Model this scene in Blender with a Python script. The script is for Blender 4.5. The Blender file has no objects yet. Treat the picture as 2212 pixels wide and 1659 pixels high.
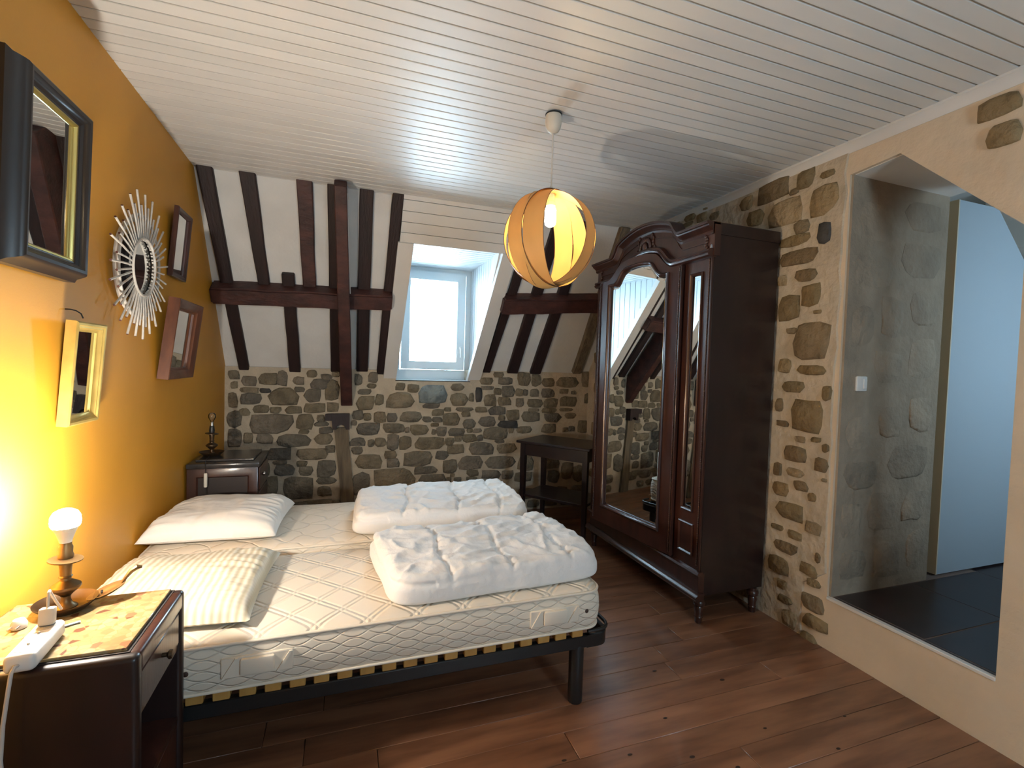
import bpy, bmesh, math, random
from mathutils import Vector, Matrix, noise
SC = bpy.context.scene
COL = SC.collection
R = math.radians

# ------------------------------------------------------------------ camera
YAW, PITCH, ROLL, FPX = R(19.5395), R(2.1057), R(1.75), 1040.0
_f = Vector((math.sin(YAW)*math.cos(PITCH), math.cos(YAW)*math.cos(PITCH), -math.sin(PITCH)))
_r = Vector((math.cos(YAW), -math.sin(YAW), 0)); _u = _r.cross(_f)
_r2 = _r*math.cos(ROLL) + _u*math.sin(ROLL); _u2 = _u*math.cos(ROLL) - _r*math.sin(ROLL)
cam_d = bpy.data.cameras.new('camera'); cam = bpy.data.objects.new('camera', cam_d); COL.objects.link(cam)
cam_d.sensor_width = 36; cam_d.sensor_fit = 'HORIZONTAL'; cam_d.lens = FPX/2212*36; cam_d.clip_start = .02
cam.matrix_world = Matrix(((_r2.x, _u2.x, -_f.x, 0), (_r2.y, _u2.y, -_f.y, 0), (_r2.z, _u2.z, -_f.z, 1.45), (0, 0, 0, 1)))
SC.camera = cam

# ------------------------------------------------------------------ world, exposure
SC.view_settings.view_transform = 'Standard'; SC.view_settings.look = 'None'
SC.view_settings.gamma = 1; SC.view_settings.use_curve_mapping = False
SC.view_settings.exposure = 0.8
SKY = 24.0            # overcast daylight outside the windows
LAMP_W = 24.0        # bedside bulb, watts of light
PENDANT_W = 3.2
w = bpy.data.worlds.new('overcast_sky'); SC.world = w; w.use_nodes = True
bg = w.node_tree.nodes['Background']; bg.inputs['Color'].default_value = (.58, .82, 1, 1); bg.inputs['Strength'].default_value = SKY
def portal(loc, rot, sx, sy):
    d = bpy.data.lights.new('window_portal', 'AREA'); d.shape = 'RECTANGLE'; d.size = sx; d.size_y = sy
    d.cycles.is_portal = True
    o = bpy.data.objects.new('window_portal', d); COL.objects.link(o); o.location = loc; o.rotation_euler = rot
portal((.84, 4.84, 1.87), (R(-90), 0, 0), .66, .98)        # dormer window, light enters towards -Y
portal((1.35, -1.78, 1.62), (R(90), 0, 0), .66, .78)      # added unseen window behind the photographer, for soft fill light
portal((4.0, .14, 1.75), (R(90), 0, 0), .6, .6)          # hall window

# ------------------------------------------------------------------ materials
MATS = {}
def _nt(name):
    m = bpy.data.materials.new(name); m.use_nodes = True; MATS[name] = m
    nt = m.node_tree; return m, nt, nt.nodes['Principled BSDF']
def _n(nt, t, **kw):
    n = nt.nodes.new(t)
    for k, v in kw.items(): setattr(n, k, v)
    return n
def _math(nt, op, a, b=None, c=None):
    n = nt.nodes.new('ShaderNodeMath'); n.operation = op
    for i, x in enumerate((a, b, c)):
        if x is None: continue
        if isinstance(x, (int, float)): n.inputs[i].default_value = x
        else: nt.links.new(x, n.inputs[i])
    return n.outputs[0]
def mat(name, col, rough=.5, metal=0., col2=None, nscale=6., stretch=(1, 1, 1), rand=0., bump=0., bscale=30., bdist=.01, coat=0., spec=.5, lo=.35, hi=.65, ramp=None, det=5):
    m, nt, b = _nt(name); L = nt.links.new
    b.inputs['Roughness'].default_value = rough; b.inputs['Metallic'].default_value = metal
    b.inputs['Specular IOR Level'].default_value = spec; b.inputs['Coat Weight'].default_value = coat; b.inputs['Coat Roughness'].default_value = .15
    tc = _n(nt, 'ShaderNodeTexCoord'); mp = _n(nt, 'ShaderNodeMapping'); mp.inputs['Scale'].default_value = stretch
    L(tc.outputs['Object'], mp.inputs['Vector'])
    oi = _n(nt, 'ShaderNodeObjectInfo')
    off = _n(nt, 'ShaderNodeVectorMath', operation='MULTIPLY_ADD'); off.inputs[1].default_value = (17, 11, 23)
    L(oi.outputs['Random'], off.inputs[0]); L(mp.outputs['Vector'], off.inputs[2])
    vec = off.outputs[0]
    nz = _n(nt, 'ShaderNodeTexNoise'); nz.inputs['Scale'].default_value = nscale; nz.inputs['Detail'].default_value = det
    L(vec, nz.inputs['Vector'])
    rp = _n(nt, 'ShaderNodeValToRGB'); rp.color_ramp.elements[0].position = lo; rp.color_ramp.elements[1].position = hi
    rp.color_ramp.elements[0].color = (*col, 1); rp.color_ramp.elements[1].color = (*(col2 or col), 1)
    L(nz.outputs['Fac'], rp.inputs['Fac']); c = rp.outputs['Color']
    if ramp:
        r2 = _n(nt, 'ShaderNodeValToRGB'); e = r2.color_ramp.elements; r2.color_ramp.interpolation = 'CONSTANT'
        e[0].color = (*ramp[0], 1); e[0].position = 0; e[1].color = (*ramp[1], 1); e[1].position = 1/len(ramp)
        for i, k in enumerate(ramp[2:]):
            q = e.new((i+2)/len(ramp)); q.color = (*k, 1)
        L(oi.outputs['Random'], r2.inputs['Fac'])
        mx = _n(nt, 'ShaderNodeMix', data_type='RGBA', blend_type='MULTIPLY'); mx.inputs[0].default_value = 1
        L(c, mx.inputs[6]); L(r2.outputs['Color'], mx.inputs[7]); c = mx.outputs[2]
    if rand:
        hs = _n(nt, 'ShaderNodeHueSaturation'); L(c, hs.inputs['Color'])
        L(_math(nt, 'MULTIPLY_ADD', oi.outputs['Random'], 2*rand, 1-rand), hs.inputs['Value']); c = hs.outputs['Color']
    L(c, b.inputs['Base Color'])
    if bump:
        n2 = _n(nt, 'ShaderNodeTexNoise'); n2.inputs['Scale'].default_value = bscale; n2.inputs['Detail'].default_value = 6
        L(vec, n2.inputs['Vector'])
        bp = _n(nt, 'ShaderNodeBump'); bp.inputs['Strength'].default_value = bump; bp.inputs['Distance'].default_value = bdist
        L(n2.outputs['Fac'], bp.inputs['Height']); L(bp.outputs['Normal'], b.inputs['Normal'])
    return m
def emit(name, col, strength):
    m, nt, b = _nt(name); nt.nodes.remove(b); e = _n(nt, 'ShaderNodeEmission')
    e.inputs['Color'].default_value = (*col, 1); e.inputs['Strength'].default_value = strength
    nt.links.new(e.outputs[0], nt.nodes['Material Output'].inputs['Surface']); return m
def glassy(name, refl=.08, tint=(1, 1, 1)):
    m, nt, b = _nt(name); nt.nodes.remove(b)
    t = _n(nt, 'ShaderNodeBsdfTransparent'); t.inputs['Color'].default_value = (*tint, 1)
    g = _n(nt, 'ShaderNodeBsdfGlossy'); g.inputs['Roughness'].default_value = .02
    lw = _n(nt, 'ShaderNodeFresnel'); lw.inputs['IOR'].default_value = 1.4
    mx = _n(nt, 'ShaderNodeMixShader'); nt.links.new(_math(nt, 'ADD', lw.outputs[0], refl-.03), mx.inputs[0])
    nt.links.new(t.outputs[0], mx.inputs[1]); nt.links.new(g.outputs[0], mx.inputs[2])
    nt.links.new(mx.outputs[0], nt.nodes['Material Output'].inputs['Surface']); return m

mat('orange_paint', (.62, .285, .022), .5, col2=(.66, .31, .028), nscale=2.5, bump=.12, bscale=160, bdist=.003)
mat('white_paint', (.72, .70, .67), .5, col2=(.66, .64, .61), nscale=3, bump=.15, bscale=90, bdist=.002)
mat('ceiling_paint', (.74, .73, .71), .42, col2=(.69, .68, .66), nscale=2, stretch=(.6, 3, 3), rand=.035, bump=.1, bscale=60, bdist=.002)
mat('groove_dark', (.16, .15, .14), .8)
mat('slope_plaster', (.72, .70, .67), .8, col2=(.65, .63, .60), nscale=4, bump=.35, bscale=50, bdist=.004)
mat('dormer_paint', (.62, .66, .68), .45, col2=(.57, .62, .65), nscale=3, rand=.03)
mat('mortar', (.54, .45, .335), .92, col2=(.45, .375, .28), nscale=7, bump=.8, bscale=22, bdist=.02)
mat('plaster', (.68, .55, .40), .9, col2=(.60, .485, .35), nscale=3, bump=.4, bscale=26, bdist=.012)
mat('stone', (1, .97, .93), .88, col2=(.62, .595, .565), nscale=11, bump=1, bscale=26, bdist=.035, lo=.32, hi=.68,
    ramp=[(.265, .22, .15), (.235, .20, .148), (.29, .238, .165), (.215, .188, .148), (.25, .212, .165), (.23, .19, .13), (.27, .215, .145), (.195, .172, .142)])
mat('stone_warm', (1, .97, .92), .9, col2=(.70, .66, .58), nscale=11, bump=.9, bscale=24, bdist=.03, lo=.3, hi=.72,
    ramp=[(.30, .215, .115), (.25, .178, .09), (.34, .25, .14), (.23, .168, .09), (.28, .19, .095), (.36, .27, .165), (.26, .195, .12), (.21, .15, .085)])
mat('stone_dark', (.07, .065, .06), .85, col2=(.035, .033, .032), nscale=12, bump=.8, bscale=30)
mat('stone_blue', (.26, .29, .28), .85, col2=(.12, .14, .145), nscale=10, bump=1, bscale=24, bdist=.03)
mat('jamb_stone', (.36, .285, .21), .92, col2=(.29, .23, .17), nscale=6, bump=.7, bscale=28, bdist=.015)
mat('jamb_piece', (.33, .26, .19), .92, col2=(.25, .20, .15), nscale=6, rand=.18, bump=.8, bscale=28, bdist=.02)
mat('floor_wood', (.28, .125, .065), .36, col2=(.15, .064, .034), nscale=3.0, stretch=(.8, 5, 4), rand=.12, bump=.12, bscale=14, bdist=.004, coat=.3)
mat('floor_gap', (.02, .01, .006), .9)
mat('knot', (.03, .014, .008), .5)
mat('hall_tile', (.028, .017, .018), .32, col2=(.02, .013, .014), nscale=8, rand=.1)
mat('grout', (.20, .15, .13), .9)
mat('beam_wood', (.026, .010, .010), .6, col2=(.016, .007, .007), nscale=5, stretch=(5, 1, 1), bump=.5, bscale=18, bdist=.008)
mat('beam_red', (.078, .026, .021), .58, col2=(.036, .013, .012), nscale=4, stretch=(2, 3, 3), bump=.5, bscale=16, bdist=.01)
mat('old_wood', (.20, .15, .095), .85, col2=(.11, .085, .06), nscale=5, stretch=(6, 4, .8), bump=.6, bscale=18, bdist=.01)
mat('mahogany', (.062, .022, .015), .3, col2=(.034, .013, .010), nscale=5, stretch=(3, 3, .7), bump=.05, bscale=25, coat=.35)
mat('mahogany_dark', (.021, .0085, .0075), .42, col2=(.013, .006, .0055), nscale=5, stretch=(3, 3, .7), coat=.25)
mat('mirror', (.86, .88, .87), .012, metal=1)
mat('black_frame', (.016, .012, .012), .34, coat=.2)
mat('brown_frame', (.15, .052, .024), .4, col2=(.09, .03, .016), nscale=8, stretch=(3, 3, 1), coat=.15)
mat('dark_frame', (.06, .022, .016), .38, coat=.2)
mat('gold_frame', (.66, .47, .14), .38, metal=.65, col2=(.52, .36, .10), nscale=14)
mat('gilt', (.62, .48, .16), .3, metal=.9)
mat('whitewash', (.60, .56, .51), .75, col2=(.44, .40, .36), nscale=20)
mat('stick_end', (.10, .03, .02), .8)
mat('black_steel', (.012, .013, .014), .38)
mat('slat_wood', (.52, .30, .085), .45, col2=(.44, .24, .065), nscale=5, stretch=(6, .6, 4), rand=.07)
mat('pillow_white', (.80, .77, .73), .85, bump=.3, bscale=10, bdist=.015)
mat('duvet_white', (.80, .79, .78), .8, bump=.5, bscale=13, bdist=.02, stretch=(1, .7, 1))
mat('label_dark', (.06, .03, .02), .6)
mat('brass_dark', (.10, .062, .034), .42, metal=.8, col2=(.06, .036, .02), nscale=12)
mat('brass', (.22, .14, .06), .4, metal=.8, col2=(.15, .09, .04), nscale=12)
mat('plastic_white', (.74, .74, .72), .35)
mat('plastic_cream', (.62, .58, .5), .5)
mat('cable_white', (.55, .52, .48), .6)
mat('socket_grey', (.40, .40, .40), .5)
mat('steel', (.5, .5, .5), .3, metal=1)
mat('dark_wood', (.020, .011, .012), .38, col2=(.012, .007, .008), nscale=6, coat=.15)
mat('black_marble', (.03, .028, .03), .2, col2=(.05, .045, .045), nscale=14)
mat('veneer', (.70, .45, .16), .6, col2=(.62, .38, .13), nscale=10, stretch=(1, 1, .3))
mat('veneer_edge', (.14, .06, .03), .6)
mat('frame_white', (.60, .67, .70), .4)
mat('gap_dark', (.02, .015, .015), .9)
mat('door_blue', (.40, .47, .53), .55, bump=.05, bscale=80)
mat('door_edge', (.66, .57, .42), .7)
glassy('window_glass'); glassy('bulb_glass', .12, (.95, .93, .9))
# glowing bulbs: radiant area set by hand from the bulb meshes below
emit('bulb_warm', (1, .80, .46), PENDANT_W/(math.pi*.0150))
emit('bulb_bedside', (1, .93, .81), LAMP_W/(math.pi*.0092))

def translucent(name, k):       # thin wood veneer that lets some lamp light through
    m = MATS[name]; nt = m.node_tree; b = nt.nodes['Principled BSDF']; out = nt.nodes['Material Output']
    t = _n(nt, 'ShaderNodeBsdfTranslucent'); t.inputs['Color'].default_value = (.80, .50, .16, 1)
    mx = _n(nt, 'ShaderNodeMixShader'); mx.inputs[0].default_value = k
    nt.links.new(b.outputs[0], mx.inputs[1]); nt.links.new(t.outputs[0], mx.inputs[2]); nt.links.new(mx.outputs[0], out.inputs['Surface'])
translucent('veneer', .2)

def marble():
    m, nt, b = _nt('marble'); L = nt.links.new; b.inputs['Roughness'].default_value = .16
    tc = _n(nt, 'ShaderNodeTexCoord'); nz = _n(nt, 'ShaderNodeTexNoise'); nz.inputs['Scale'].default_value = 22
    mp = _n(nt, 'ShaderNodeMix', data_type='VECTOR'); mp.inputs[0].default_value = .02
    L(tc.outputs['Object'], nz.inputs['Vector']); L(tc.outputs['Object'], mp.inputs[4]); L(nz.outputs['Color'], mp.inputs[5])
    v = _n(nt, 'ShaderNodeTexVoronoi'); v.inputs['Scale'].default_value = 50; L(mp.outputs[1], v.inputs['Vector'])
    sep = _n(nt, 'ShaderNodeSeparateColor'); L(v.outputs['Color'], sep.inputs[0])
    rp = _n(nt, 'ShaderNodeValToRGB'); rp.color_ramp.interpolation = 'CONSTANT'; e = rp.color_ramp.elements
    cs = [(0, (0.301, 0.217, 0.106)), (.3, (0.333, 0.249, 0.131)), (.5, (0.269, 0.182, 0.086)), (.66, (0.313, 0.256, 0.153)), (.78, (0.246, 0.123, 0.066)), (.85, (0.294, 0.205, 0.099)), (.93, (0.139, 0.061, 0.037)), (.97, (0.279, 0.148, 0.082))]
    e[0].color = (*cs[0][1], 1); e[1].position = cs[1][0]; e[1].color = (*cs[1][1], 1)
    for p, c in cs[2:]: q = e.new(p); q.color = (*c, 1)
    L(sep.outputs[0], rp.inputs['Fac'])
    d = _n(nt, 'ShaderNodeTexVoronoi', feature='DISTANCE_TO_EDGE'); d.inputs['Scale'].default_value = 50; L(mp.outputs[1], d.inputs['Vector'])
    mx = _n(nt, 'ShaderNodeMix', data_type='RGBA'); mx.inputs[6].default_value = (.33, .20, .085, 1)
    L(_math(nt, 'SMOOTH_MIN', _math(nt, 'MULTIPLY', d.outputs['Distance'], 14), 1., .1), mx.inputs[0]); L(rp.outputs['Color'], mx.inputs[7]); L(mx.outputs[2], b.inputs['Base Color'])
marble()

def stripes():
    m, nt, b = _nt('pillow_stripe'); L = nt.links.new; b.inputs['Roughness'].default_value = .85
    tc = _n(nt, 'ShaderNodeTexCoord'); s = _n(nt, 'ShaderNodeSeparateXYZ'); L(tc.outputs['Object'], s.inputs[0])
    f1 = _math(nt, 'MULTIPLY_ADD', _math(nt, 'SINE', _math(nt, 'MULTIPLY', s.outputs[0], 2*math.pi/.026)), .5, .5)
    f2 = _math(nt, 'MULTIPLY_ADD', _math(nt, 'SINE', _math(nt, 'MULTIPLY', s.outputs[1], 2*math.pi/.02)), .5, .5)
    mx = _n(nt, 'ShaderNodeMix', data_type='RGBA'); mx.inputs[6].default_value = (.52, .46, .33, 1); mx.inputs[7].default_value = (.74, .71, .61, 1)
    L(f1, mx.inputs[0])
    m2 = _n(nt, 'ShaderNodeMix', data_type='RGBA', blend_type='MULTIPLY'); m2.inputs[7].default_value = (.9, .9, .9, 1)
    L(_math(nt, 'MULTIPLY', f2, .6), m2.inputs[0]); L(mx.outputs[2], m2.inputs[6]); L(m2.outputs[2], b.inputs['Base Color'])
    bp = _n(nt, 'ShaderNodeBump'); bp.inputs['Strength'].default_value = .3; bp.inputs['Distance'].default_value = .003
    L(f1, bp.inputs['Height']); L(bp.outputs['Normal'], b.inputs['Normal'])
stripes()

def quilt(name, wavy):
    m, nt, b = _nt(name); L = nt.links.new; b.inputs['Roughness'].default_value = .75
    b.inputs['Base Color'].default_value = (.75, .67, .56, 1)
    tc = _n(nt, 'ShaderNodeTexCoord'); s = _n(nt, 'ShaderNodeSeparateXYZ')
    if wavy:
        nz = _n(nt, 'ShaderNodeTexNoise'); nz.inputs['Scale'].default_value = 7; nz.inputs['Detail'].default_value = 1
        L(tc.outputs['Object'], nz.inputs['Vector'])
        mp = _n(nt, 'ShaderNodeMix', data_type='VECTOR'); mp.inputs[0].default_value = .12
        L(tc.outputs['Object'], mp.inputs[4]); L(nz.outputs['Color'], mp.inputs[5]); L(mp.outputs[1], s.inputs[0])
    else: L(tc.outputs['Object'], s.inputs[0])
    x, y, z = s.outputs
    px, py = (.18, .18) if not wavy else (.16, .14)
    def tri(a):      # 0..0.5 distance to the nearest whole number
        return _math(nt, 'PINGPONG', a, .5)
    u = _math(nt, 'ADD', _math(nt, 'DIVIDE', x, px), _math(nt, 'DIVIDE', y, py)); v = _math(nt, 'SUBTRACT', _math(nt, 'DIVIDE', x, px), _math(nt, 'DIVIDE', y, py))
    def groove(a, c, wd):   # 1 away from the line, 0 on the line
        return _math(nt, 'SMOOTH_MIN', _math(nt, 'DIVIDE', _math(nt, 'ABSOLUTE', _math(nt, 'SUBTRACT', a, c)), wd), 1., .3)
    o = .075 if not wavy else 0.
    top = _math(nt, 'MULTIPLY', groove(tri(u), o, .07), groove(tri(v), o, .07))
    A, lam, sp = .016, .19, .036
    sn = _math(nt, 'MULTIPLY', _math(nt, 'SINE', _math(nt, 'MULTIPLY', x, 2*math.pi/lam)), A)
    s1 = groove(tri(_math(nt, 'DIVIDE', _math(nt, 'ADD', z, sn), sp)), 0., .10); s2 = groove(tri(_math(nt, 'DIVIDE', _math(nt, 'SUBTRACT', z, sn), sp)), 0., .10)
    side = _math(nt, 'MULTIPLY', s1, s2)
    ge = _n(nt, 'ShaderNodeNewGeometry'); gs = _n(nt, 'ShaderNodeSeparateXYZ'); L(ge.outputs['Normal'], gs.inputs[0])
    isup = _math(nt, 'GREATER_THAN', gs.outputs[2], .6)
    h = _math(nt, 'ADD', _math(nt, 'MULTIPLY', top, isup), _math(nt, 'MULTIPLY', side, _math(nt, 'SUBTRACT', 1., isup)))
    bp = _n(nt, 'ShaderNodeBump'); bp.inputs['Strength'].default_value = .55; bp.inputs['Distance'].default_value = .009
    L(h, bp.inputs['Height']); L(bp.outputs['Normal'], b.inputs['Normal'])
quilt('mattress_diamond', False); quilt('mattress_wavy', True)
mat('mattress_plain', (.75, .67, .56), .75)

# ------------------------------------------------------------------ mesh helpers
class MB:
    def __init__(s): s.v = []; s.f = []
    def add(s, vs, fs):
        o = len(s.v); s.v += [tuple(p) for p in vs]; s.f += [tuple(i+o for i in f) for f in fs]; return s
    def box(s, x0, x1, y0, y1, z0, z1, bev=0., seg=1):
        if not bev:
            return s.add([(x, y, z) for x in (x0, x1) for y in (y0, y1) for z in (z0, z1)],
                         [(0, 1, 3, 2), (4, 6, 7, 5), (0, 4, 5, 1), (2, 3, 7, 6), (0, 2, 6, 4), (1, 5, 7, 3)])
        bm = bmesh.new(); bmesh.ops.create_cube(bm, size=1)
        for p in bm.verts: p.co = Vector(((x0+x1)/2+p.co.x*(x1-x0), (y0+y1)/2+p.co.y*(y1-y0), (z0+z1)/2+p.co.z*(z1-z0)))
        bmesh.ops.bevel(bm, geom=bm.edges[:], offset=bev, segments=seg, profile=.5, affect='EDGES')
        bm.verts.index_update(); s.add([p.co for p in bm.verts], [[q.index for q in f.verts] for f in bm.faces]); bm.free(); return s
    def prism(s, poly, ax, a, b):
        mk = {'x': lambda p, t: (t, p[0], p[1]), 'y': lambda p, t: (p[0], t, p[1]), 'z': lambda p, t: (p[0], p[1], t)}[ax]
        n = len(poly)
        return s.add([mk(p, a) for p in poly]+[mk(p, b) for p in poly],
                     [tuple(range(n)), tuple(range(2*n-1, n-1, -1))]+[(i, (i+1) % n, n+(i+1) % n, n+i) for i in range(n)])
    def hexa(s, a, b):      # two quads
        return s.add(list(a)+list(b), [(0, 1, 2, 3), (7, 6, 5, 4)]+[(i, (i+1) % 4, 4+(i+1) % 4, 4+i) for i in range(4)])
    def loft(s, rings, cap=True, close=False):
        n = len(rings[0]); m = len(rings); vs = [p for r in rings for p in r]; fs = []
        for k in range(m if close else m-1):
            for i in range(n):
                a, b = k*n, ((k+1) % m)*n; fs.append((a+i, a+(i+1) % n, b+(i+1) % n, b+i))
        if cap and not close: fs += [tuple(range(n-1, -1, -1)), tuple(range((m-1)*n, m*n))]
        return s.add(vs, fs)
    def tube(s, pts, r, n=8, closed=False):
        pts = [Vector(p) for p in pts]; m = len(pts); rings = []; up = None
        for i, p in enumerate(pts):
            t = (pts[(i+1) % m]-pts[i-1]) if closed else (pts[min(i+1, m-1)]-pts[max(i-1, 0)])
            t.normalize()
            if up is None: up = t.orthogonal().normalized()
            up = (up-t*up.dot(t)).normalized(); bi = t.cross(up); rr = r[i] if isinstance(r, (list, tuple)) else r
            rings.append([p+(up*math.cos(2*math.pi*k/n)+bi*math.sin(2*math.pi*k/n))*rr for k in range(n)])
        return s.loft(rings, not closed, closed)
    def lathe(s, prof, c=(0, 0, 0), n=20, M=None):
        rings = []
        for r, z in prof:
            q = [Vector((max(r, .0004)*math.cos(2*math.pi*k/n), max(r, .0004)*math.sin(2*math.pi*k/n), z)) for k in range(n)]
            if M: q = [M @ p for p in q]
            rings.append([p+Vector(c) for p in q])
        return s.loft(rings)
    def sweep(s, path, prof, closed=False):     # path in (y,z); prof = loop of (offset along the left normal, x)
        n = len(path); rings = []
        for i in range(n):
            p = Vector(path[i]); ns = []
            for a, b in ((i-1, i), (i, i+1)):
                if not closed and (a < 0 or b >= n): continue
                d = Vector(path[b % n])-Vector(path[a % n])
                if d.length > 1e-9: d.normalize(); ns.append(Vector((-d.y, d.x)))
            q = sum(ns, Vector((0, 0))); q.normalize(); q /= max(.5, q.dot(ns[0]))
            rings.append([(x, p.x+q.x*o, p.y+q.y*o) for o, x in prof])
        return s.loft(rings, not closed, closed)
    def ringplate(s, outer, inner, x0, x1):
        n = len(outer); vs = [(x0, *p) for p in outer]+[(x0, *p) for p in inner]+[(x1, *p) for p in outer]+[(x1, *p) for p in inner]; fs = []
        for i in range(n):
            j = (i+1) % n; fs += [(i, j, n+j, n+i), (2*n+i, 3*n+i, 3*n+j, 2*n+j), (i, 2*n+i, 2*n+j, j), (n+i, n+j, 3*n+j, 3*n+i)]
        return s.add(vs, fs)
    def ball(s, c, rx, ry=None, rz=None, n=10, m=6):
        ry = ry or rx; rz = rz or rx
        return s.loft([[(c[0]+rx*math.sin(a)*math.cos(2*math.pi*k/n), c[1]+ry*math.sin(a)*math.sin(2*math.pi*k/n), c[2]+rz*math.cos(a)) for k in range(n)]
                       for a in [max(.02, min(math.pi-.02, math.pi*i/m)) for i in range(m+1)]])
    def xf(s, M): s.v = [tuple(M @ Vector(p)) for p in s.v]; return s
OFF = {}
def mesh(name, mb, m, ang=38):
    me = bpy.data.meshes.new(name); me.from_pydata(mb.v, [], mb.f); me.materials.append(MATS[m])
    bm = bmesh.new(); bm.from_mesh(me); bmesh.ops.recalc_face_normals(bm, faces=bm.faces[:]); bm.to_mesh(me); bm.free()
    me.shade_smooth(); me.set_sharp_from_angle(angle=R(ang)); return me
def obj(name, mb, m, parent=None, ang=38):
    if parent is not None and parent in OFF:
        o = OFF[parent]; mb.v = [(a-o[0], b-o[1], c-o[2]) for a, b, c in mb.v]
    ob = bpy.data.objects.new(name, mesh(name, mb, m, ang)); COL.objects.link(ob)
    if parent is not None:
        ob.parent = parent
        if parent in OFF: OFF[ob] = OFF[parent]
    return ob
def copy(o, parent=None, loc=None, rot=None):
    c = o.copy(); COL.objects.link(c); c.parent = parent if parent is not None else o.parent
    if loc is not None: c.location = loc
    if rot is not None: c.rotation_euler = rot
    return c
def tag(o, label, cat, group=None):
    o['label'] = label; o['category'] = cat
    if group: o['group'] = group
    return o
def thing(name, label, cat, loc, rot=(0, 0, 0), group=None, world=True):
    o = bpy.data.objects.new(name, None); COL.objects.link(o); o.location = loc; o.rotation_euler = rot; o.empty_display_size = .05
    if world: OFF[o] = tuple(loc)       # parts are given in room coordinates
    return tag(o, label, cat, group)
def struct(name, mb, m, label=None, ang=38):
    o = obj(name, mb, m, None, ang); o['kind'] = 'structure'
    if label: o['label'] = label
    return o
def sstep(a, b, x): t = max(0., min(1., (x-a)/(b-a))); return t*t*(3-2*t)
rng = random.Random(7)
# ================================================================== the room
XL, XR, YB, YF, ZC = -.9, 2.45, 4.5, -1.7, 2.65
TH = math.atan2(1.29, .94); CT, ST = math.cos(TH), math.sin(TH)
def RP(x, s, h=0.):             # roof slope: x along the wall, s up the slope, h into the room
    return (x, 4.5-s*CT-h*ST, 1.36+s*ST-h*CT)
def sz(z): return (z-1.36)/ST

# ---- floor
floor = struct('floor', MB().box(XL-.1, XR+.1, YF, YB+.1, -.12, -.006), 'floor_gap', 'reddish brown wooden plank floor')
pw = .135; k = 0; y = YF
while y < YB+.05:
    y1 = min(y+pw, YB+.08); cuts = [XL-.02]; x = XL+rng.uniform(.5, 1.9)
    while x < XR-.4: cuts.append(x); x += rng.uniform(1.5, 2.4)
    cuts.append(XR+.02)
    for a, b in zip(cuts, cuts[1:]):
        obj('plank', MB().box(a+.001, b-.001, y+.0006, y1-.0006, -.02, rng.uniform(-.0008, 0), .0016), 'floor_wood', floor)
    y = y1
for kx, ky, kr in [(1.52, 1.15, .018), (1.16, 1.28, .012), (1.27, 1.42, .008), (1.05, 1.5, .007), (1.4, 1.33, .007), (.62, 1.2, .012), (.68, 1.3, .012), (1.72, 1.75, .009), (1.3, 1.62, .007), (.9, 1.42, .008), (.8, 1.55, .007), (1.85, 1.28, .007), (1.66, 1.45, .006), (2.05, 1.4, .006), (1.1, 2.1, .006), (1.45, 1.9, .008)]:
    obj('knot', MB().lathe([(kr, .0002), (kr*.9, .0006), (0, .0006)], (kx, ky, 0), 9).xf(Matrix.Translation((kx, ky, 0)) @ Matrix.Diagonal((1.5, .8, 1, 1)) @ Matrix.Translation((-kx, -ky, 0))), 'knot', floor)

# ---- ceiling of narrow painted boards
ceiling = struct('ceiling', MB().box(XL-.1, XR+.1, YF, 3.85, 2.657, 2.80), 'ceiling_paint', 'white painted tongue and groove board ceiling')
bw = .066; y = YF
while y < 3.66:
    obj('board', MB().box(XL-.01, XR+.01, y+.0034, y+bw-.0034, 2.65, 2.662, .002), 'ceiling_paint', ceiling); y += bw
struct('trim_1', MB().prism([(2.418, 2.652), (2.46, 2.652), (2.46, 2.598), (2.447, 2.598), (2.443, 2.612), (2.424, 2.636), (2.418, 2.64)], 'y', YF, 3.6), 'white_paint', 'white moulding strip between ceiling and stone wall')

# ---- orange wall
struct('wall_left', MB().box(XL-.25, XL, YF-.2, 5.2, -.1, 2.9), 'orange_paint', 'orange painted wall with the mirrors')

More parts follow.
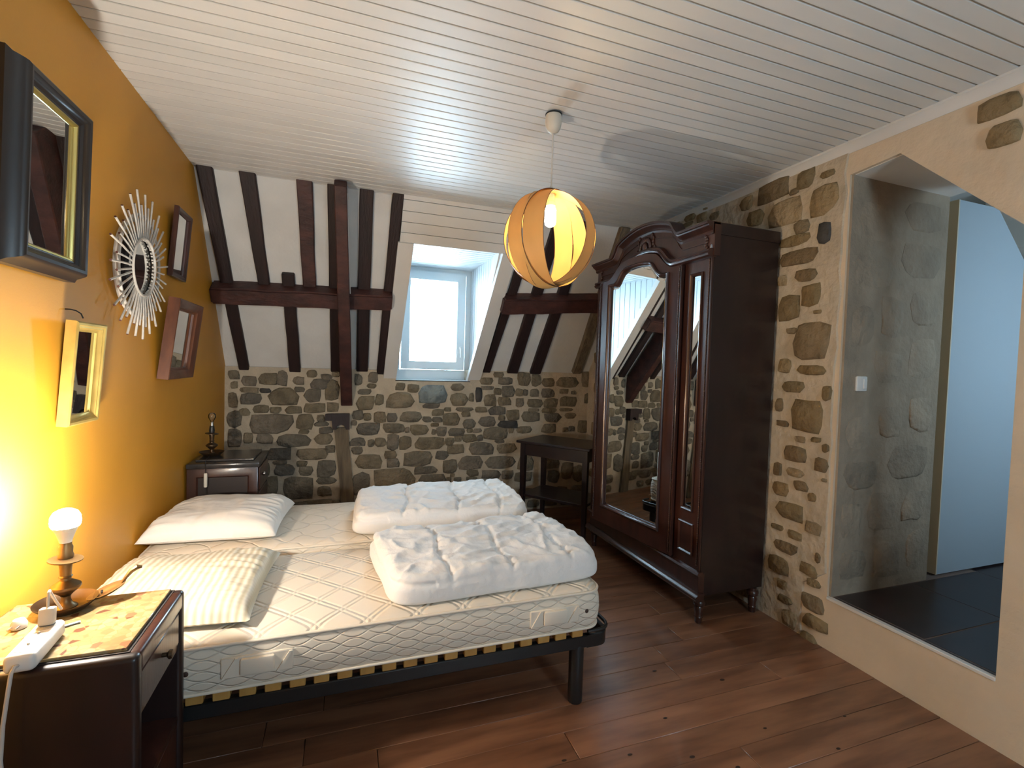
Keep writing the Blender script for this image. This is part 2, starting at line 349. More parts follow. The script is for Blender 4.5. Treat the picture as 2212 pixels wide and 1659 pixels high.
# ---- stone wall at the back
wall_back = struct('wall_back', MB().prism([(-1.1, -.1), (2.8, -.1), (2.8, 1.40), (1.17, 1.40), (1.17, 1.285), (.465, 1.285), (.465, 1.38), (-1.1, 1.38)], 'y', YB, 4.95), 'mortar', 'rubble stone wall with wide mortar joints under the roof slope')
BACK = "-870,1278,-795,1344;-777,1221,-666,1300;-648,1237,-516,1330;-510,1225,-436,1353;-386,1240,-305,1302;-281,1304,-198,1359;-852,1202,-812,1252;-794,1168,-653,1204;-641,1169,-563,1196;-782,1068,-628,1155;-580,1062,-341,1205;-373,1179,-298,1213;-297,1086,-163,1194;-248,1202,-93,1285;-165,1289,-75,1327;-125,1101,-20,1282;-869,1042,-811,1160;-793,975,-716,1026;-693,999,-573,1055;-555,995,-482,1039;-445,994,-314,1049;-302,998,-123,1072;-110,1007,-18,1081;-75,1315,-16,1350;-876,877,-780,1009;-871,709,-778,866;-731,821,-372,986;-358,851,-218,977;-191,918,-133,972;-211,880,-97,911;-171,817,-67,864;-336,817,-260,840;-756,743,-694,828;-664,736,-537,815;-507,704,-241,807;-213,721,-66,806;-119,646,-46,704;-586,594,-393,692;-355,585,-107,681;-539,556,-430,583;-350,534,-270,572;-531,460,-360,547;-329,448,-223,525;-191,429,-36,573;-603,284,-499,454;-461,244,-210,439;-190,370,-23,421;-178,261,-66,343;-569,233,-474,278;-300,171,-42,225;-582,185,-398,223;-632,463,-565,568;117,1238,169,1336;231,1262,305,1355;222,1218,295,1251;145,1163,254,1201;131,1021,288,1141;298,1065,362,1159;472,1205,548,1266;582,1184,676,1251;383,1037,645,1177;683,1083,958,1254;725,1037,879,1075;985,1206,1109,1264;977,1061,1148,1177;1166,1102,1202,1178;1232,1091,1287,1238;926,1008,985,1037;806,968,916,1020;1032,1006,1205,1037;1098,955,1176,999;917,875,1070,985;814,905,906,945;803,865,872,888;97,934,185,1010;196,922,253,988;93,885,134,923;285,905,386,999;397,909,489,987;511,908,711,998;725,906,804,952;125,796,340,903;367,809,557,892;568,812,596,852;607,787,776,878;816,785,845,831;857,772,949,853;967,769,1121,839;1151,802,1205,831;1217,801,1291,830;1105,708,1250,778;1258,717,1305,771;1316,725,1561,846;1264,853,1431,948;1107,843,1234,926;1463,838,1667,904;1224,996,1346,1043;1359,971,1534,1049;1548,916,1683,1013;1467,917,1530,959;1710,902,1901,994;1579,789,1624,843;1662,786,1826,848;1925,782,2088,869;1955,894,2146,981;1925,989,2088,1031;2171,791,2227,829;2236,796,2297,841;2345,775,2474,903;2186,930,2312,980;1264,1269,1400,1328;1404,1342,1504,1384;1450,1272,1601,1334;1652,1257,1788,1390;1808,1259,1901,1381;1915,1261,2057,1335;2070,1251,2327,1352;2368,1261,2468,1420;1278,1219,1408,1245;1313,1055,1437,1168;1415,1169,1484,1229;1493,1152,1624,1254;1643,1159,1708,1226;1721,1166,1760,1220;1793,1154,1886,1222;1919,1143,2054,1230;2122,1188,2212,1226;2254,1183,2303,1208;1456,1067,1589,1140;1647,1050,1725,1129;1764,1044,1929,1124;1943,1044,2099,1131;2126,1056,2314,1151;2412,1089,2483,1191;1786,1004,1892,1025;2129,1006,2275,1029;81,699,216,765;239,685,287,746;298,688,391,761;407,646,505,797;514,654,615,779;649,648,935,757;946,683,1022,747;1034,716,1099,763;965,599,1126,681;1174,579,1432,699;1437,692,1531,718;1457,589,1662,680;98,623,191,683;120,487,373,608;382,574,485,641;406,494,520,568;552,496,828,634;851,551,973,621;929,414,1059,537;1075,440,1318,565;1331,434,1654,555;1680,404,1851,564;655,418,883,480;113,247,254,456;285,291,668,472;691,294,956,405;1001,378,1037,401;1162,374,1278,428;1309,341,1503,419;1523,326,1638,406;1158,327,1261,363;1038,310,1104,363;967,321,1003,368;1652,293,1842,380;1967,542,2131,643;1971,416,2136,530;2167,281,2293,473;2017,263,2141,390;2308,261,2437,429;1944,38,2122,140;1742,116,1862,216;1856,671,2018,721;2159,509,2413,637"
RIGHT = "2412,2498,2528,2589;2148,2491,2387,2619;2319,2376,2467,2483;2055,2324,2297,2479;1985,2499,2109,2605;1873,2512,1964,2552;1845,2315,2019,2493;2086,2486,2148,2524;2004,2248,2117,2328;1876,2158,1962,2280;2000,2188,2202,2253;1938,2075,2196,2166;1938,1972,2089,2046;2136,1969,2201,2036;1921,1828,2040,1963;2042,1756,2191,1919;1910,1786,1960,1809;2052,1684,2125,1722;1843,1533,2079,1745;2076,1457,2171,1545;1866,1451,2051,1508;1987,1346,2144,1416;1827,1314,1885,1399;1872,1123,2065,1320;2119,1230,2170,1313;2075,1145,2163,1183;1964,1070,2034,1107;1870,1085,1936,1116;1942,954,2108,1049;1826,1039,1868,1089;1820,931,1909,1010;2106,847,2167,935;1960,868,2078,919;2054,736,2167,823;1932,798,2029,859;1826,882,1859,903;1882,757,1934,811;1947,617,2138,719;1839,582,1942,652;2073,533,2160,568;1951,515,2051,565;1972,415,2139,484;2022,275,2174,385;1841,436,1874,494;1848,345,1964,415;2034,199,2099,257;1833,297,1918,340;1991,123,2094,174;1805,162,1941,253;1778,72,1935,146;1960,1,2061,102;1838,-25,1942,34;1133,2500,1282,2585;1127,2377,1247,2469;3120,2542,3231,2609;2969,2539,3107,2576;2949,2575,3075,2628;2823,2538,2940,2604;2812,2613,2867,2635;3160,2623,3197,2633;2707,2516,2802,2572"
def stone(parent, b, axis, plane, sgn, m, prot=None, nm='stone', n=9):
    a0, z0, a1, z1 = b; ca, cz = (a0+a1)/2, (z0+z1)/2; ha, hz = (a1-a0)/2, (z1-z0)/2
    pr = prot if prot else min(.03, .010+.10*min(ha, hz)*rng.uniform(.5, 1.2)); pts = []
    for (cu, cv), (du, dv), long_ in (((-1, -1), (1, 0), ha >= hz), ((1, -1), (0, 1), hz > ha), ((1, 1), (-1, 0), ha >= hz), ((-1, 1), (0, -1), hz > ha)):
        c = rng.uniform(.62, .95); pts.append((cu*c, cv*rng.uniform(.66, .97)))
        for f in ((.66, 1.34) if long_ else (1.,)):
            f += rng.uniform(-.14, .14); q = rng.uniform(.88, 1.03)
            pts.append(((cu+du*f)*(1 if du else q), (cv+dv*f)*(1 if dv else q)))
    n = len(pts)
    def P(u, v, d):
        g = (ca+u*ha, cz+v*hz); return (g[0], plane+sgn*d, g[1]) if axis == 'y' else (plane+sgn*d, g[0], g[1])
    tx, tz = rng.uniform(-.35, .35), rng.uniform(-.35, .35)
    rings = [[P(u, v, -.012) for u, v in pts], [P(u*.98, v*.98, pr*.45) for u, v in pts], [P(u*.84, v*.84, pr*(1+u*tx+v*tz)) for u, v in pts]]
    mb = MB(); mb.loft(rings, cap=False); L0 = len(mb.v); mb.v.append(P(rng.uniform(-.2, .2), rng.uniform(-.2, .2), pr*rng.uniform(1.0, 1.35)))
    for k in range(n): mb.f.append((2*n+k, 2*n+(k+1) % n, L0))
    return obj(nm, mb, m, parent, 60)
for i, q in enumerate(BACK.split(';')):
    b = [int(t)/1000 for t in q.split(',')]
    w_, h_ = b[2]-b[0], b[3]-b[1]
    b = [b[0]-.009, b[1]-.008, b[2]+.009, b[3]+.008]
    m = 'stone_blue' if i == 61 else 'stone_dark' if i in (66, 95, 8) else 'stone'
    stone(wall_back, b, 'y', YB, -1, m)
# the foot of the wall, behind the bed
z = .02
while z < .24:
    x = XL+.03; hh = rng.uniform(.07, .11)
    while x < XR-.1:
        ww = rng.uniform(.1, .24)
        if not (-.06 < x+ww/2 < .2): stone(wall_back, (x, z, x+ww, z+hh), 'y', YB, -1, 'stone')
        x += ww+rng.uniform(.015, .035)
    z += hh+.02

# ---- stone wall on the right, with the raised doorway
DY0, DY1, DZ = 1.10, 1.80, .28
mb = MB().box(XR, 3.23, DY1, 5.2, -.1, 2.95).box(XR, 3.23, YF-.2, DY0, -.1, 2.95).box(XR, 3.23, DY0, DY1, -.1, DZ-.012)
mb.prism([(DY1, 2.487), (1.566, 2.503), (DY0, 2.045), (DY0, 2.95), (DY1, 2.95)], 'x', XR, 3.23)
wall_right = struct('wall_right', mb, 'plaster', 'pale plastered wall with exposed stones beside the doorway')
# rough pointed strip that holds the stones, wavy towards the doorway
mb = MB(); rows = 26; L0 = []
for k in range(rows+1):
    zz = 2.6*k/rows; L0.append((zz, (1.808 if zz > .33 else 1.93)+rng.uniform(-.008, .010)))
for (za, ya), (zb, yb) in zip(L0, L0[1:]):
    mb.hexa([(XR+.01, ya, za), (XR+.01, 4.5, za), (XR+.01, 4.5, zb), (XR+.01, yb, zb)], [(XR-.008, ya+.012, za), (XR-.008, 4.5, za), (XR-.008, 4.5, zb), (XR-.008, yb+.012, zb)])
pointing = obj('pointing', mb, 'mortar', wall_right)
rb = []
for q in RIGHT.split(';'):
    b = [int(t)/1000 for t in q.split(',')]; rb.append(b)
for i, b in enumerate(rb): stone(wall_right, b, 'x', XR-.006, -1, 'stone_dark' if i == 9 else 'stone_warm')
z = .03
while z < 2.5:                         # stones behind and beyond the wardrobe
    y = 2.25; hh = rng.uniform(.08, .16)
    while y < 4.4:
        ww = rng.uniform(.12, .28)
        if not any(y < q[2]+.01 and y+ww > q[0]-.01 and z < q[3]+.01 and z+hh > q[1]-.01 for q in rb) and y+ww < 4.46:
            stone(wall_right, (y, z, y+ww, z+hh), 'x', XR-.006, -1, 'stone_warm')
        y += ww+rng.uniform(.02, .05)
    z += hh+.03
# doorway linings
jamb = obj('jamb_lining', MB().box(XR+.012, 3.232, DY1-.012, DY1+.01, DZ, 2.49), 'jamb_stone', wall_right)
for b in [(2.50, .36, 2.72, .52), (2.76, .33, 3.0, .55), (3.03, .35, 3.2, .60), (2.5, .58, 2.66, .78), (2.7, .6, 2.93, .83), (2.97, .64, 3.2, .82), (2.5, .84, 2.78, 1.0), (2.83, .88, 3.18, 1.08), (2.5, 1.06, 2.70, 1.24), (2.74, 1.12, 2.95, 1.30), (2.99, 1.14, 3.2, 1.36), (2.69, 1.42, 2.92, 1.6), (2.95, 1.44, 3.2, 1.68), (2.5, 1.6, 2.68, 1.84), (2.72, 1.66, 2.9, 1.9), (2.94, 1.74, 3.2, 1.94), (2.5, 1.92, 2.8, 2.1), (2.85, 2.0, 3.19, 2.2), (2.52, 2.16, 2.8, 2.38), (2.85, 2.26, 3.18, 2.42)]:
    stone(jamb, b, 'y', DY1-.010, -1, 'jamb_piece', .007)
obj('soffit', MB().prism([(DY1, 2.490), (1.564, 2.505), (1.104, 2.052), (1.104, 2.042), (1.566, 2.499), (DY1, 2.483)], 'x', XR+.02, 3.235), 'white_paint', wall_right)
obj('sill_edge', MB().box(XR-.006, XR+.02, DY0, DY1, DZ-.014, DZ+.001, .002), 'white_paint', wall_right)

# ---- the hall beyond
hall = struct('floor_hall', MB().box(XR+.02, 5.1, .2, 2.7, .1, DZ-.0012), 'grout', 'dark tiled floor of the raised hall')
xs = [XR+.022, 2.49, 3.09, 3.69, 4.29, 4.89]; ys = [.2, .77, 1.37, 1.97, 2.57]
for xa, xb in zip(xs, xs[1:]):
    for ya, yb in zip(ys, ys[1:]):
        if xa < 3.2 and (yb < 1.2 or ya > 1.9): continue
        a, b = (max(ya, DY0+.002), min(yb, DY1-.014)) if xa < 3.1 else (ya, yb)
        obj('tile', MB().box(xa+.0025, xb-.0025, a+.0025, b-.0025, DZ-.02, DZ, .002), 'hall_tile', hall)
mb = MB().box(3.05, 5.2, 2.6, 2.8, .1, 3.0).box(4.95, 5.15, .1, 2.7, .1, 3.0)
mb.box(3.05, 3.7, 0, .2, .1, 3).box(4.3, 5.2, 0, .2, .1, 3).box(3.6, 4.4, 0, .2, .1, 1.45).box(3.6, 4.4, 0, .2, 2.05, 3.0)
struct('wall_hall', mb, 'white_paint', 'white wall of the hall behind the open door')
struct('ceiling_hall', MB().box(3.0, 5.2, .1, 2.8, 2.88, 3.05), 'white_paint', 'white ceiling of the hall')
struct('trim_2', MB().box(4.55, 4.95, 1.9, 2.30, 2.40, 2.86, .03, 3), 'white_paint', 'pale boxed recess high on the hall wall')
d1 = struct('door_1', MB().prism([(3.345, DZ+.012), (4.2, DZ+.012), (4.2, 2.03), (3.715, 2.49), (3.345, 2.49)], 'y', 1.802, 1.845), 'door_blue', 'pale blue open door with a corner cut for the roof slope')
obj('door_edge', MB().box(3.338, 3.346, 1.8, 1.847, DZ+.012, 2.49), 'door_edge', d1)
for hz in (.55, 1.38, 2.2): obj('hinge', MB().lathe([(.008, -.045), (.008, .045)], (3.332, 1.858, hz), 8), 'steel', d1)
struct('wall_front', MB().box(XL-.2, 1.0, YF-.2, YF, -.1, 2.9).box(1.7, XR+.2, YF-.2, YF, -.1, 2.9).box(.95, 1.75, YF-.2, YF, -.1, 1.21).box(.95, 1.75, YF-.2, YF, 2.03, 2.9), 'white_paint', 'white wall behind the photographer')
for nm, (x0, x1, y, z0, z1) in {'fill_window': (1.0, 1.7, YF-.1, 1.21, 2.03), 'window_3': (3.7, 4.3, .1, 1.45, 2.05)}.items():  # the one behind the photographer is added, unseen, for soft fill light
    rect = [(x0, z0), (x1, z0), (x1, z1), (x0, z1)]
    wn = struct(nm, MB().ringplate(rect, [(x0+.06, z0+.06), (x1-.06, z0+.06), (x1-.06, z1-.06), (x0+.06, z1-.06)], -.03, .03).xf(Matrix.Translation((0, y, 0)) @ Matrix(((0, 1, 0, 0), (1, 0, 0, 0), (0, 0, 1, 0), (0, 0, 0, 1)))), 'frame_white', 'unseen white framed window')
    obj('pane', MB().box(x0+.05, x1-.05, y-.004, y+.004, z0+.05, z1-.05), 'window_glass', wn)

# ---- sloped ceiling under the roof
def slab(mb, x0, x1, s0, s1, h0, h1, x0b=None, x1b=None):
    x0b = x0 if x0b is None else x0b; x1b = x1 if x1b is None else x1b      # b = at the lower end
    return mb.hexa([RP(x0b, s0, h0), RP(x1b, s0, h0), RP(x1, s1, h0), RP(x0, s1, h0)], [RP(x0b, s0, h1), RP(x1b, s0, h1), RP(x1, s1, h1), RP(x0, s1, h1)])
mb = MB(); slab(mb, -1.1, .47, -.45, 1.9, -.16, -.028); slab(mb, 1.20, 2.8, -.45, 1.9, -.16, -.028); slab(mb, .46, 1.21, sz(2.40), 1.9, -.16, -.028)
slope = struct('ceiling_slope', mb, 'slope_plaster', 'white plastered roof slope between the dark rafters')

# ---- dormer
DX0, DX1, DZ1, DYW = .475, 1.215, 2.385, 4.75
zb = 2.366
while zb < 2.66:                        # header boards above the dormer
    slab_mb = slab(MB(), .40, 1.375, sz(zb)+.002, sz(min(zb+.066, 2.69))-.002, -.03, .012)
    obj('header_board', slab_mb, 'white_paint', slope); zb += .066
ce = struct('trim_3', MB().box(DX0-.1, DX1+.1, 3.83, 5.0, DZ1+.016, DZ1+.08), 'groove_dark', 'boarded dormer ceiling above the window')
y = 3.765
while y < DYW:
    obj('board', MB().box(DX0-.02, DX1+.02, y+.004, y+.066, DZ1, DZ1+.018, .003), 'dormer_paint', ce); y += .07
def cheek(nm, x, sg, label):
    c = struct(nm, MB().prism([(3.80, 2.46), (5.0, 2.46), (5.0, 1.2), (4.60, 1.25)], 'x', x+sg*.017, x+sg*.09), 'groove_dark', label)
    y = 3.79
    while y < DYW+.05:
        zt = lambda yy: max(1.29, 1.36+(4.5-yy)/CT*ST-.02)
        y1 = y+.072; za, zb_ = zt(y+.002), zt(y1)
        if za < 2.37:
            obj('board', MB().prism([(y+.004, za), (y1-.004, zb_), (y1-.004, DZ1+.01), (y+.004, DZ1+.01)], 'x', x, x+sg*.02), 'dormer_paint', c)
        y = y1
cheek('trim_4', DX1, 1, 'boarded right cheek of the dormer'); cheek('trim_5', DX0, -1, 'boarded left cheek of the dormer')
struct('trim_6', slab(MB(), .385, .502, sz(1.205), sz(2.372), -.02, .032, .357, .470), 'white_paint', 'sloping white board left of the dormer window')
struct('trim_7', slab(MB(), 1.216, 1.335, sz(1.222), sz(2.372), -.02, .032, 1.138, 1.262), 'white_paint', 'sloping white board right of the dormer window')
struct('sill_gap_shade', MB().box(.40, 1.25, 4.505, 4.56, 1.268, 1.292), 'gap_dark', 'dark strip painted as the shaded gap between dormer sill and stone wall')  # solid strip, its near-black colour stands for the shade in the gap
# window
def rectring(x0, x1, z0, z1, w_, y0, y1):
    return MB().ringplate([(x0, z0), (x1, z0), (x1, z1), (x0, z1)], [(x0+w_, z0+w_), (x1-w_, z0+w_), (x1-w_, z1-w_), (x0+w_, z1-w_)], y0, y1).xf(Matrix(((0, 1, 0, 0), (1, 0, 0, 0), (0, 0, 1, 0), (0, 0, 0, 1))))
w1 = struct('window_1', rectring(DX0-.02, DX1+.02, 1.285, DZ1+.02, .07, 4.745, 4.83), 'frame_white', 'bright white framed dormer window')
obj('sill_board', MB().box(DX0-.02, DX1+.02, 4.53, 4.80, 1.272, 1.296, .004), 'dormer_paint', w1)
obj('apron', MB().box(DX0, DX1, 4.738, 4.76, 1.294, 1.392, .003), 'frame_white', w1)
sash = obj('sash', rectring(.535, 1.155, 1.395, 2.345, .075, 4.715, 4.775), 'frame_white', w1)
obj('glazing_bead', rectring(.602, 1.088, 1.462, 2.278, .012, 4.722, 4.735), 'frame_white', sash)
obj('pane', MB().box(.60, 1.09, 4.74, 4.748, 1.46, 2.28), 'window_glass', w1)
h = obj('handle', MB().box(1.10, 1.122, 4.698, 4.716, 1.56, 1.63, .006, 2).tube([(1.111, 4.70, 1.61), (1.111, 4.675, 1.61), (1.111, 4.672, 1.60), (1.111, 4.672, 1.52)], .008, 8), 'plastic_white', w1)

# ---- roof timbers: each beam a thing
def beam(name, label, x0t, x1t, x0b, x1b, s0, s1, h0, h1, m='beam_wood', group=None):
    mb = slab(MB(), x0t, x1t, s0, s1, h0, h1, x0b, x1b)
    c = Vector((0, 0, 0))
    for p in mb.v: c += Vector(p)/8
    mb.v = [tuple(Vector(p)-c) for p in mb.v]
    o = obj(name, mb, m); bm = bmesh.new(); bm.from_mesh(o.data)
    bmesh.ops.subdivide_edges(bm, edges=[e for e in bm.edges if e.calc_length() > .5], cuts=9)
    for v in bm.verts: v.co += noise.noise_vector(v.co*4+c)*.004
    bmesh.ops.bevel(bm, geom=[e for e in bm.edges if e.is_manifold and e.calc_face_angle(0) > .8], offset=.006, segments=1, affect='EDGES')
    bm.to_mesh(o.data); bm.free(); o.location = c
    o.data.shade_smooth(); o.data.set_sharp_from_angle(angle=R(40))
    return tag(o, label, 'beam', group)
G = 'dark rafters of the roof slope'
ZP = 1.36
beam('rafter', 'dark rafter nearest the orange wall', -.885, -.795, -.80, -.722, sz(1.345), 1.64, -.05, .005, group=G)
beam('rafter', 'short dark rafter above the purlin, second from the orange wall', -.647, -.55, -.588, -.512, sz(1.92), 1.64, -.05, .005, group=G)
beam('rafter', 'dark rafter below the purlin with its cut top showing above it', -.432, -.345, -.419, -.33, sz(1.345), sz(2.085), -.05, .012, group=G)
beam('rafter', 'reddish rafter above the purlin, left of the heavy slanting beam', -.306, -.205, -.285, -.194, sz(1.92), 1.62, -.05, .005, 'beam_red', group=G)
beam('rafter', 'dark rafter partly hidden by the heavy slanting beam', -.112, -.02, -.088, .005, sz(1.345), 1.64, -.05, .005, group=G)
beam('rafter', 'dark rafter right of the heavy slanting beam', .099, .194, .125, .222, sz(1.36), 1.64, -.05, .005, group=G)
beam('rafter', 'dark rafter edging the white board left of the dormer', .325, .405, .298, .365, sz(1.31), 1.66, -.05, .012, group=G)
beam('rafter', 'dark rafter edging the white board right of the dormer', 1.40, 1.485, 1.284, 1.362, sz(1.38), 1.60, -.05, .005, group=G)
beam('rafter', 'dark rafter to the right of the dormer, middle one of three', 1.59, 1.685, 1.537, 1.647, sz(1.38), 1.60, -.05, .005, group=G)
beam('rafter', 'dark rafter to the right of the dormer, nearest the wardrobe', 1.83, 1.925, 1.779, 1.893, sz(1.38), 1.60, -.05, .005, group=G)
beam('rafter', 'brown rafter in the corner of the right stone wall', 2.19, 2.28, 2.241, 2.33, sz(1.40), 1.60, -.05, .02, 'old_wood', group=G)
def purlin(label, x0, x1, za0, za1, zb0, zb1):
    mb = MB().hexa([RP(x0, sz(za0)+.07, -.04), RP(x0, sz(za1)+.07, -.04), RP(x0, sz(za1)+.07, .10), RP(x0, sz(za0)+.07, .10)],
                   [RP(x1, sz(zb0)+.07, -.04), RP(x1, sz(zb1)+.07, -.04), RP(x1, sz(zb1)+.07, .10), RP(x1, sz(zb0)+.07, .10)])
    c = Vector((0, 0, 0))
    for p in mb.v: c += Vector(p)/8
    mb.v = [tuple(Vector(p)-c) for p in mb.v]
    o = obj('purlin', mb, 'beam_red'); bm = bmesh.new(); bm.from_mesh(o.data)
    bmesh.ops.subdivide_edges(bm, edges=[e for e in bm.edges if e.calc_length() > .5], cuts=14)
    for v in bm.verts: v.co += noise.noise_vector(v.co*5+c)*.007
    bmesh.ops.bevel(bm, geom=[e for e in bm.edges if e.is_manifold and e.calc_face_angle(0) > .8], offset=.012, segments=2, affect='EDGES')
    bm.to_mesh(o.data); bm.free(); o.location = c; o.data.shade_smooth(); o.data.set_sharp_from_angle(angle=R(40))
    tag(o, label, 'beam', 'horizontal purlins')
purlin('reddish brown horizontal purlin left of the dormer, reaching the orange wall', XL+.002, .375, 1.832, 1.938, 1.862, 1.972)
purlin('dark horizontal purlin right of the dormer, running behind the wardrobe', 1.30, 2.44, 1.893, 2.01, 1.975, 2.09)
pr = beam('principal_rafter', 'heavy reddish slanting beam hanging in front of the purlin', -.066, .014, .0, .096, -.235, 1.66, .0, .2, 'beam_red')
obj('side_infill', slab(MB(), .014, .022, sz(2.05), 1.60, .0, .15, .05, .056).xf(Matrix.Translation(-pr.location)), 'slope_plaster', pr)
# timbers in the stone wall
tag(obj('wall_post', MB().prism([(-.052, .86), (.064, .87), (.078, .7), (.108, .4), (.15, -.0), (.02, 0), (-.002, .4), (-.035, .7)], 'y', YB-.03, YB+.02), 'old_wood'), 'weathered grey timber post set into the stone wall', 'post')
tag(obj('wall_corbel', MB().prism([(-.126, .93), (-.126, .985), (-.10, .988), (.074, .99), (.076, .852), (.045, .852), (.03, .885), (.005, .895), (-.025, .885), (-.035, .853), (-.065, .853), (-.072, .93)], 'y', YB-.07, YB+.02), 'beam_wood'), 'dark notched timber block on top of the grey wall post', 'beam')
# light switch on the doorway lining
t = thing('light_switch', 'small white light switch on the stone side of the doorway', 'switch', (2.588, DY1-.012, 1.414))
obj('plate', MB().box(2.55, 2.627, DY1-.026, DY1-.011, 1.374, 1.454, .006, 2), 'plastic_white', t)
obj('rocker', MB().box(2.592, 2.618, DY1-.032, DY1-.024, 1.388, 1.44, .003), 'plastic_white', t)
# ================================================================== wardrobe
def wardrobe():
    Y0, Y1, YC = 2.19, 3.46, 2.825; XF, XD, XB = 1.955, 1.928, 2.425
    t = thing('wardrobe', 'tall dark mahogany wardrobe with arched top and tall mirror door', 'wardrobe', (2.19, YC, 0))
    def corn(d): a = abs(d); k = sstep(.30, .385, a); return (2.428-.066*(a/.32)**2)*(1-k)+2.285*k
    def low(d): a = abs(d); k = sstep(.16, .33, a); return (2.235-.03*(a/.2)**2)*(1-k)+2.107*k
    def mirt(d): a = abs(d); k = sstep(.12, .225, a); return (2.150-.02*(a/.15)**2)*(1-k)+2.045*k
    # carcass
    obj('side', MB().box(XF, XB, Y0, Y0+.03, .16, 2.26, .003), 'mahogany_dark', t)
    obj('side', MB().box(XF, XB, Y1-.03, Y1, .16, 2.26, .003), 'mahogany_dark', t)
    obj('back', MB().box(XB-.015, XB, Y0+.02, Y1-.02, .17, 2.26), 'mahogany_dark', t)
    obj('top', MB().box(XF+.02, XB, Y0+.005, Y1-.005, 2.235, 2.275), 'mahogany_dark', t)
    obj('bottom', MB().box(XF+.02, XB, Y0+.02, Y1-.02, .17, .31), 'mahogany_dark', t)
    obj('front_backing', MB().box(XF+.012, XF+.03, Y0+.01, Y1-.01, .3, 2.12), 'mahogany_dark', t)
    # plinth
    pl = obj('plinth', MB().box(XF-.012, XF+.03, Y0-.004, Y1+.004, .17, .295, .003), 'mahogany', t)
    def mould(nm, z, prof, par, x0, ya, yb, m='mahogany'):
        mb = MB().sweep([(ya, z), (yb, z)], [(o, x0-x) for o, x in prof]); return obj(nm, mb, m, par)
    mould('plinth_moulding', .14, [(0, -.03), (0, .022), (.008, .030), (.016, .026), (.02, .030), (.03, .026), (.036, .016), (.046, .012), (.046, -.03)], pl, XF-.012, Y0-.02, Y1+.02)
    mould('plinth_moulding', .285, [(0, -.02), (0, .012), (.008, .02), (.018, .014), (.022, 0), (.022, -.02)], pl, XF-.012, Y0-.014, Y1+.014)
    foot = [(.016, 0), (.02, .003), (.021, .03), (.024, .036), (.021, .042), (.023, .06), (.026, .085), (.020, .098), (.032, .108), (.034, .12), (.030, .132), (.022, .14), (.022, .15)]
    for fx, fy in ((XF+.02, Y0+.02), (XF+.02, Y1-.02), (XB-.04, Y0+.03), (XB-.04, Y1-.03)):
        obj('foot', MB().lathe(foot, (fx, fy, 0), 16), 'mahogany', t)
    # narrow side bays with a mirror strip and a small raised panel
    def rect(y0, y1, z0, z1): return [(y0, z0), (y1, z0), (y1, z1), (y0, z1)]
    def raised(nm, y0, y1, z0, z1, par, x, m='mahogany', w_=.016, h_=.012):
        return obj(nm, MB().sweep(rect(y0, y1, z0, z1), [(0, x+.002), (0, x-h_*.6), (w_*.35, x-h_), (w_*.7, x-h_*.7), (w_, x-h_*.2), (w_, x+.002)], True), m, par)
    def bead(y, z0, z1, x, par):
        n = int((z1-z0)/.013); mb = MB()
        mb.lathe([(.0032+.0026*abs(math.sin(math.pi*k/4)), z0+(z1-z0)*k/(4*n)) for k in range(4*n+1)], (x, y, 0), 6)
        return obj('bead_moulding', mb, 'mahogany', par, 60)
    for s in (-1, 1):
        ya, yb = sorted((YC+s*.405, YC+s*.632)); yi0, yi1 = sorted((YC+s*.460, YC+s*.560))
        bay = obj('side_bay', MB().ringplate(rect(ya, yb, .305, 2.105), rect(yi0, yi1, .63, 2.025), XF-.006, XF+.02), 'mahogany', t)
        mr = obj('mirror_strip', MB().loft([[(XF+.008, a, b) for a, b in rect(yi0-.004, yi1+.004, .626, 2.03)], [(XF+.004, a, b) for a, b in rect(yi0, yi1, .63, 2.026)], [(XF, a, b) for a, b in rect(yi0+.014, yi1-.014, .644, 2.012)]]), 'mirror', bay, 1)
        raised('mirror_moulding', yi0-.002, yi1+.002, .628, 2.027, bay, XF-.006)
        obj('small_panel', MB().box(XF-.010, XF, yi0-.01, yi1+.01, .385, .55, .004), 'mahogany', bay)
        raised('panel_moulding', yi0-.014, yi1+.014, .375, .56, bay, XF-.006)
        bead(YC+s*.612, .33, 2.09, XF-.010, bay)
        obj('lesene', MB().box(XF-.014, XF, *sorted((YC+s*.622, YC+s*.637)), .305, 2.1, .003), 'mahogany', bay)
    # mirror door, standing a little proud
    NT = 90; HD, HM = .40, .274
    def outline(hw, zb, fn, zc):
        top = [(YC+hw-2*hw*k/NT, fn(hw-2*hw*k/NT)) for k in range(NT+1)]
        return [(YC-hw, zb), (YC, zb), (YC+hw, zb), (YC+hw, zc)]+top+[(YC-hw, zc)]
    mo = outline(HM, .452, mirt, 1.2)
    door = obj('door', MB().ringplate(outline(HD, .312, lambda d: low(d)-.012, 1.2), mo, XD, XF+.012), 'mahogany', t)
    def grown(o): return outline(HM+o, .452-o, lambda d: mirt(d*HM/(HM+o))+o, 1.2)
    mi = grown(-.02)
    obj('mirror_glass', MB().loft([[(XD+.020, *p) for p in mo], [(XD+.0125, *p) for p in mo], [(XD+.0095, *p) for p in mi]]), 'mirror', door, 1)
    obj('mirror_moulding', MB().loft([[(x, *p) for p in grown(-o)] for o, x in [(-.022, XD+.002), (-.022, XD-.008), (-.014, XD-.016), (-.006, XD-.012), (.0, XD-.004), (.003, XD+.010), (-.003, XD+.018)]], close=True), 'mahogany', door, 50)
    for s in (-1, 1): bead(YC+s*.385, .33, 2.085, XD-.004, door)
    obj('door_moulding', MB().box(XD-.010, XD+.01, YC-HD-.008, YC-HD+.005, .312, 2.09, .004), 'mahogany', t)
    obj('keyhole', MB().ball((XD-.001, YC+.355, 1.19), .003, .006, .011), 'brass_dark', door)
    h = Vector((XD, YC-HD, 0))-Vector(OFF[t])      # the door stands ajar on its near hinge
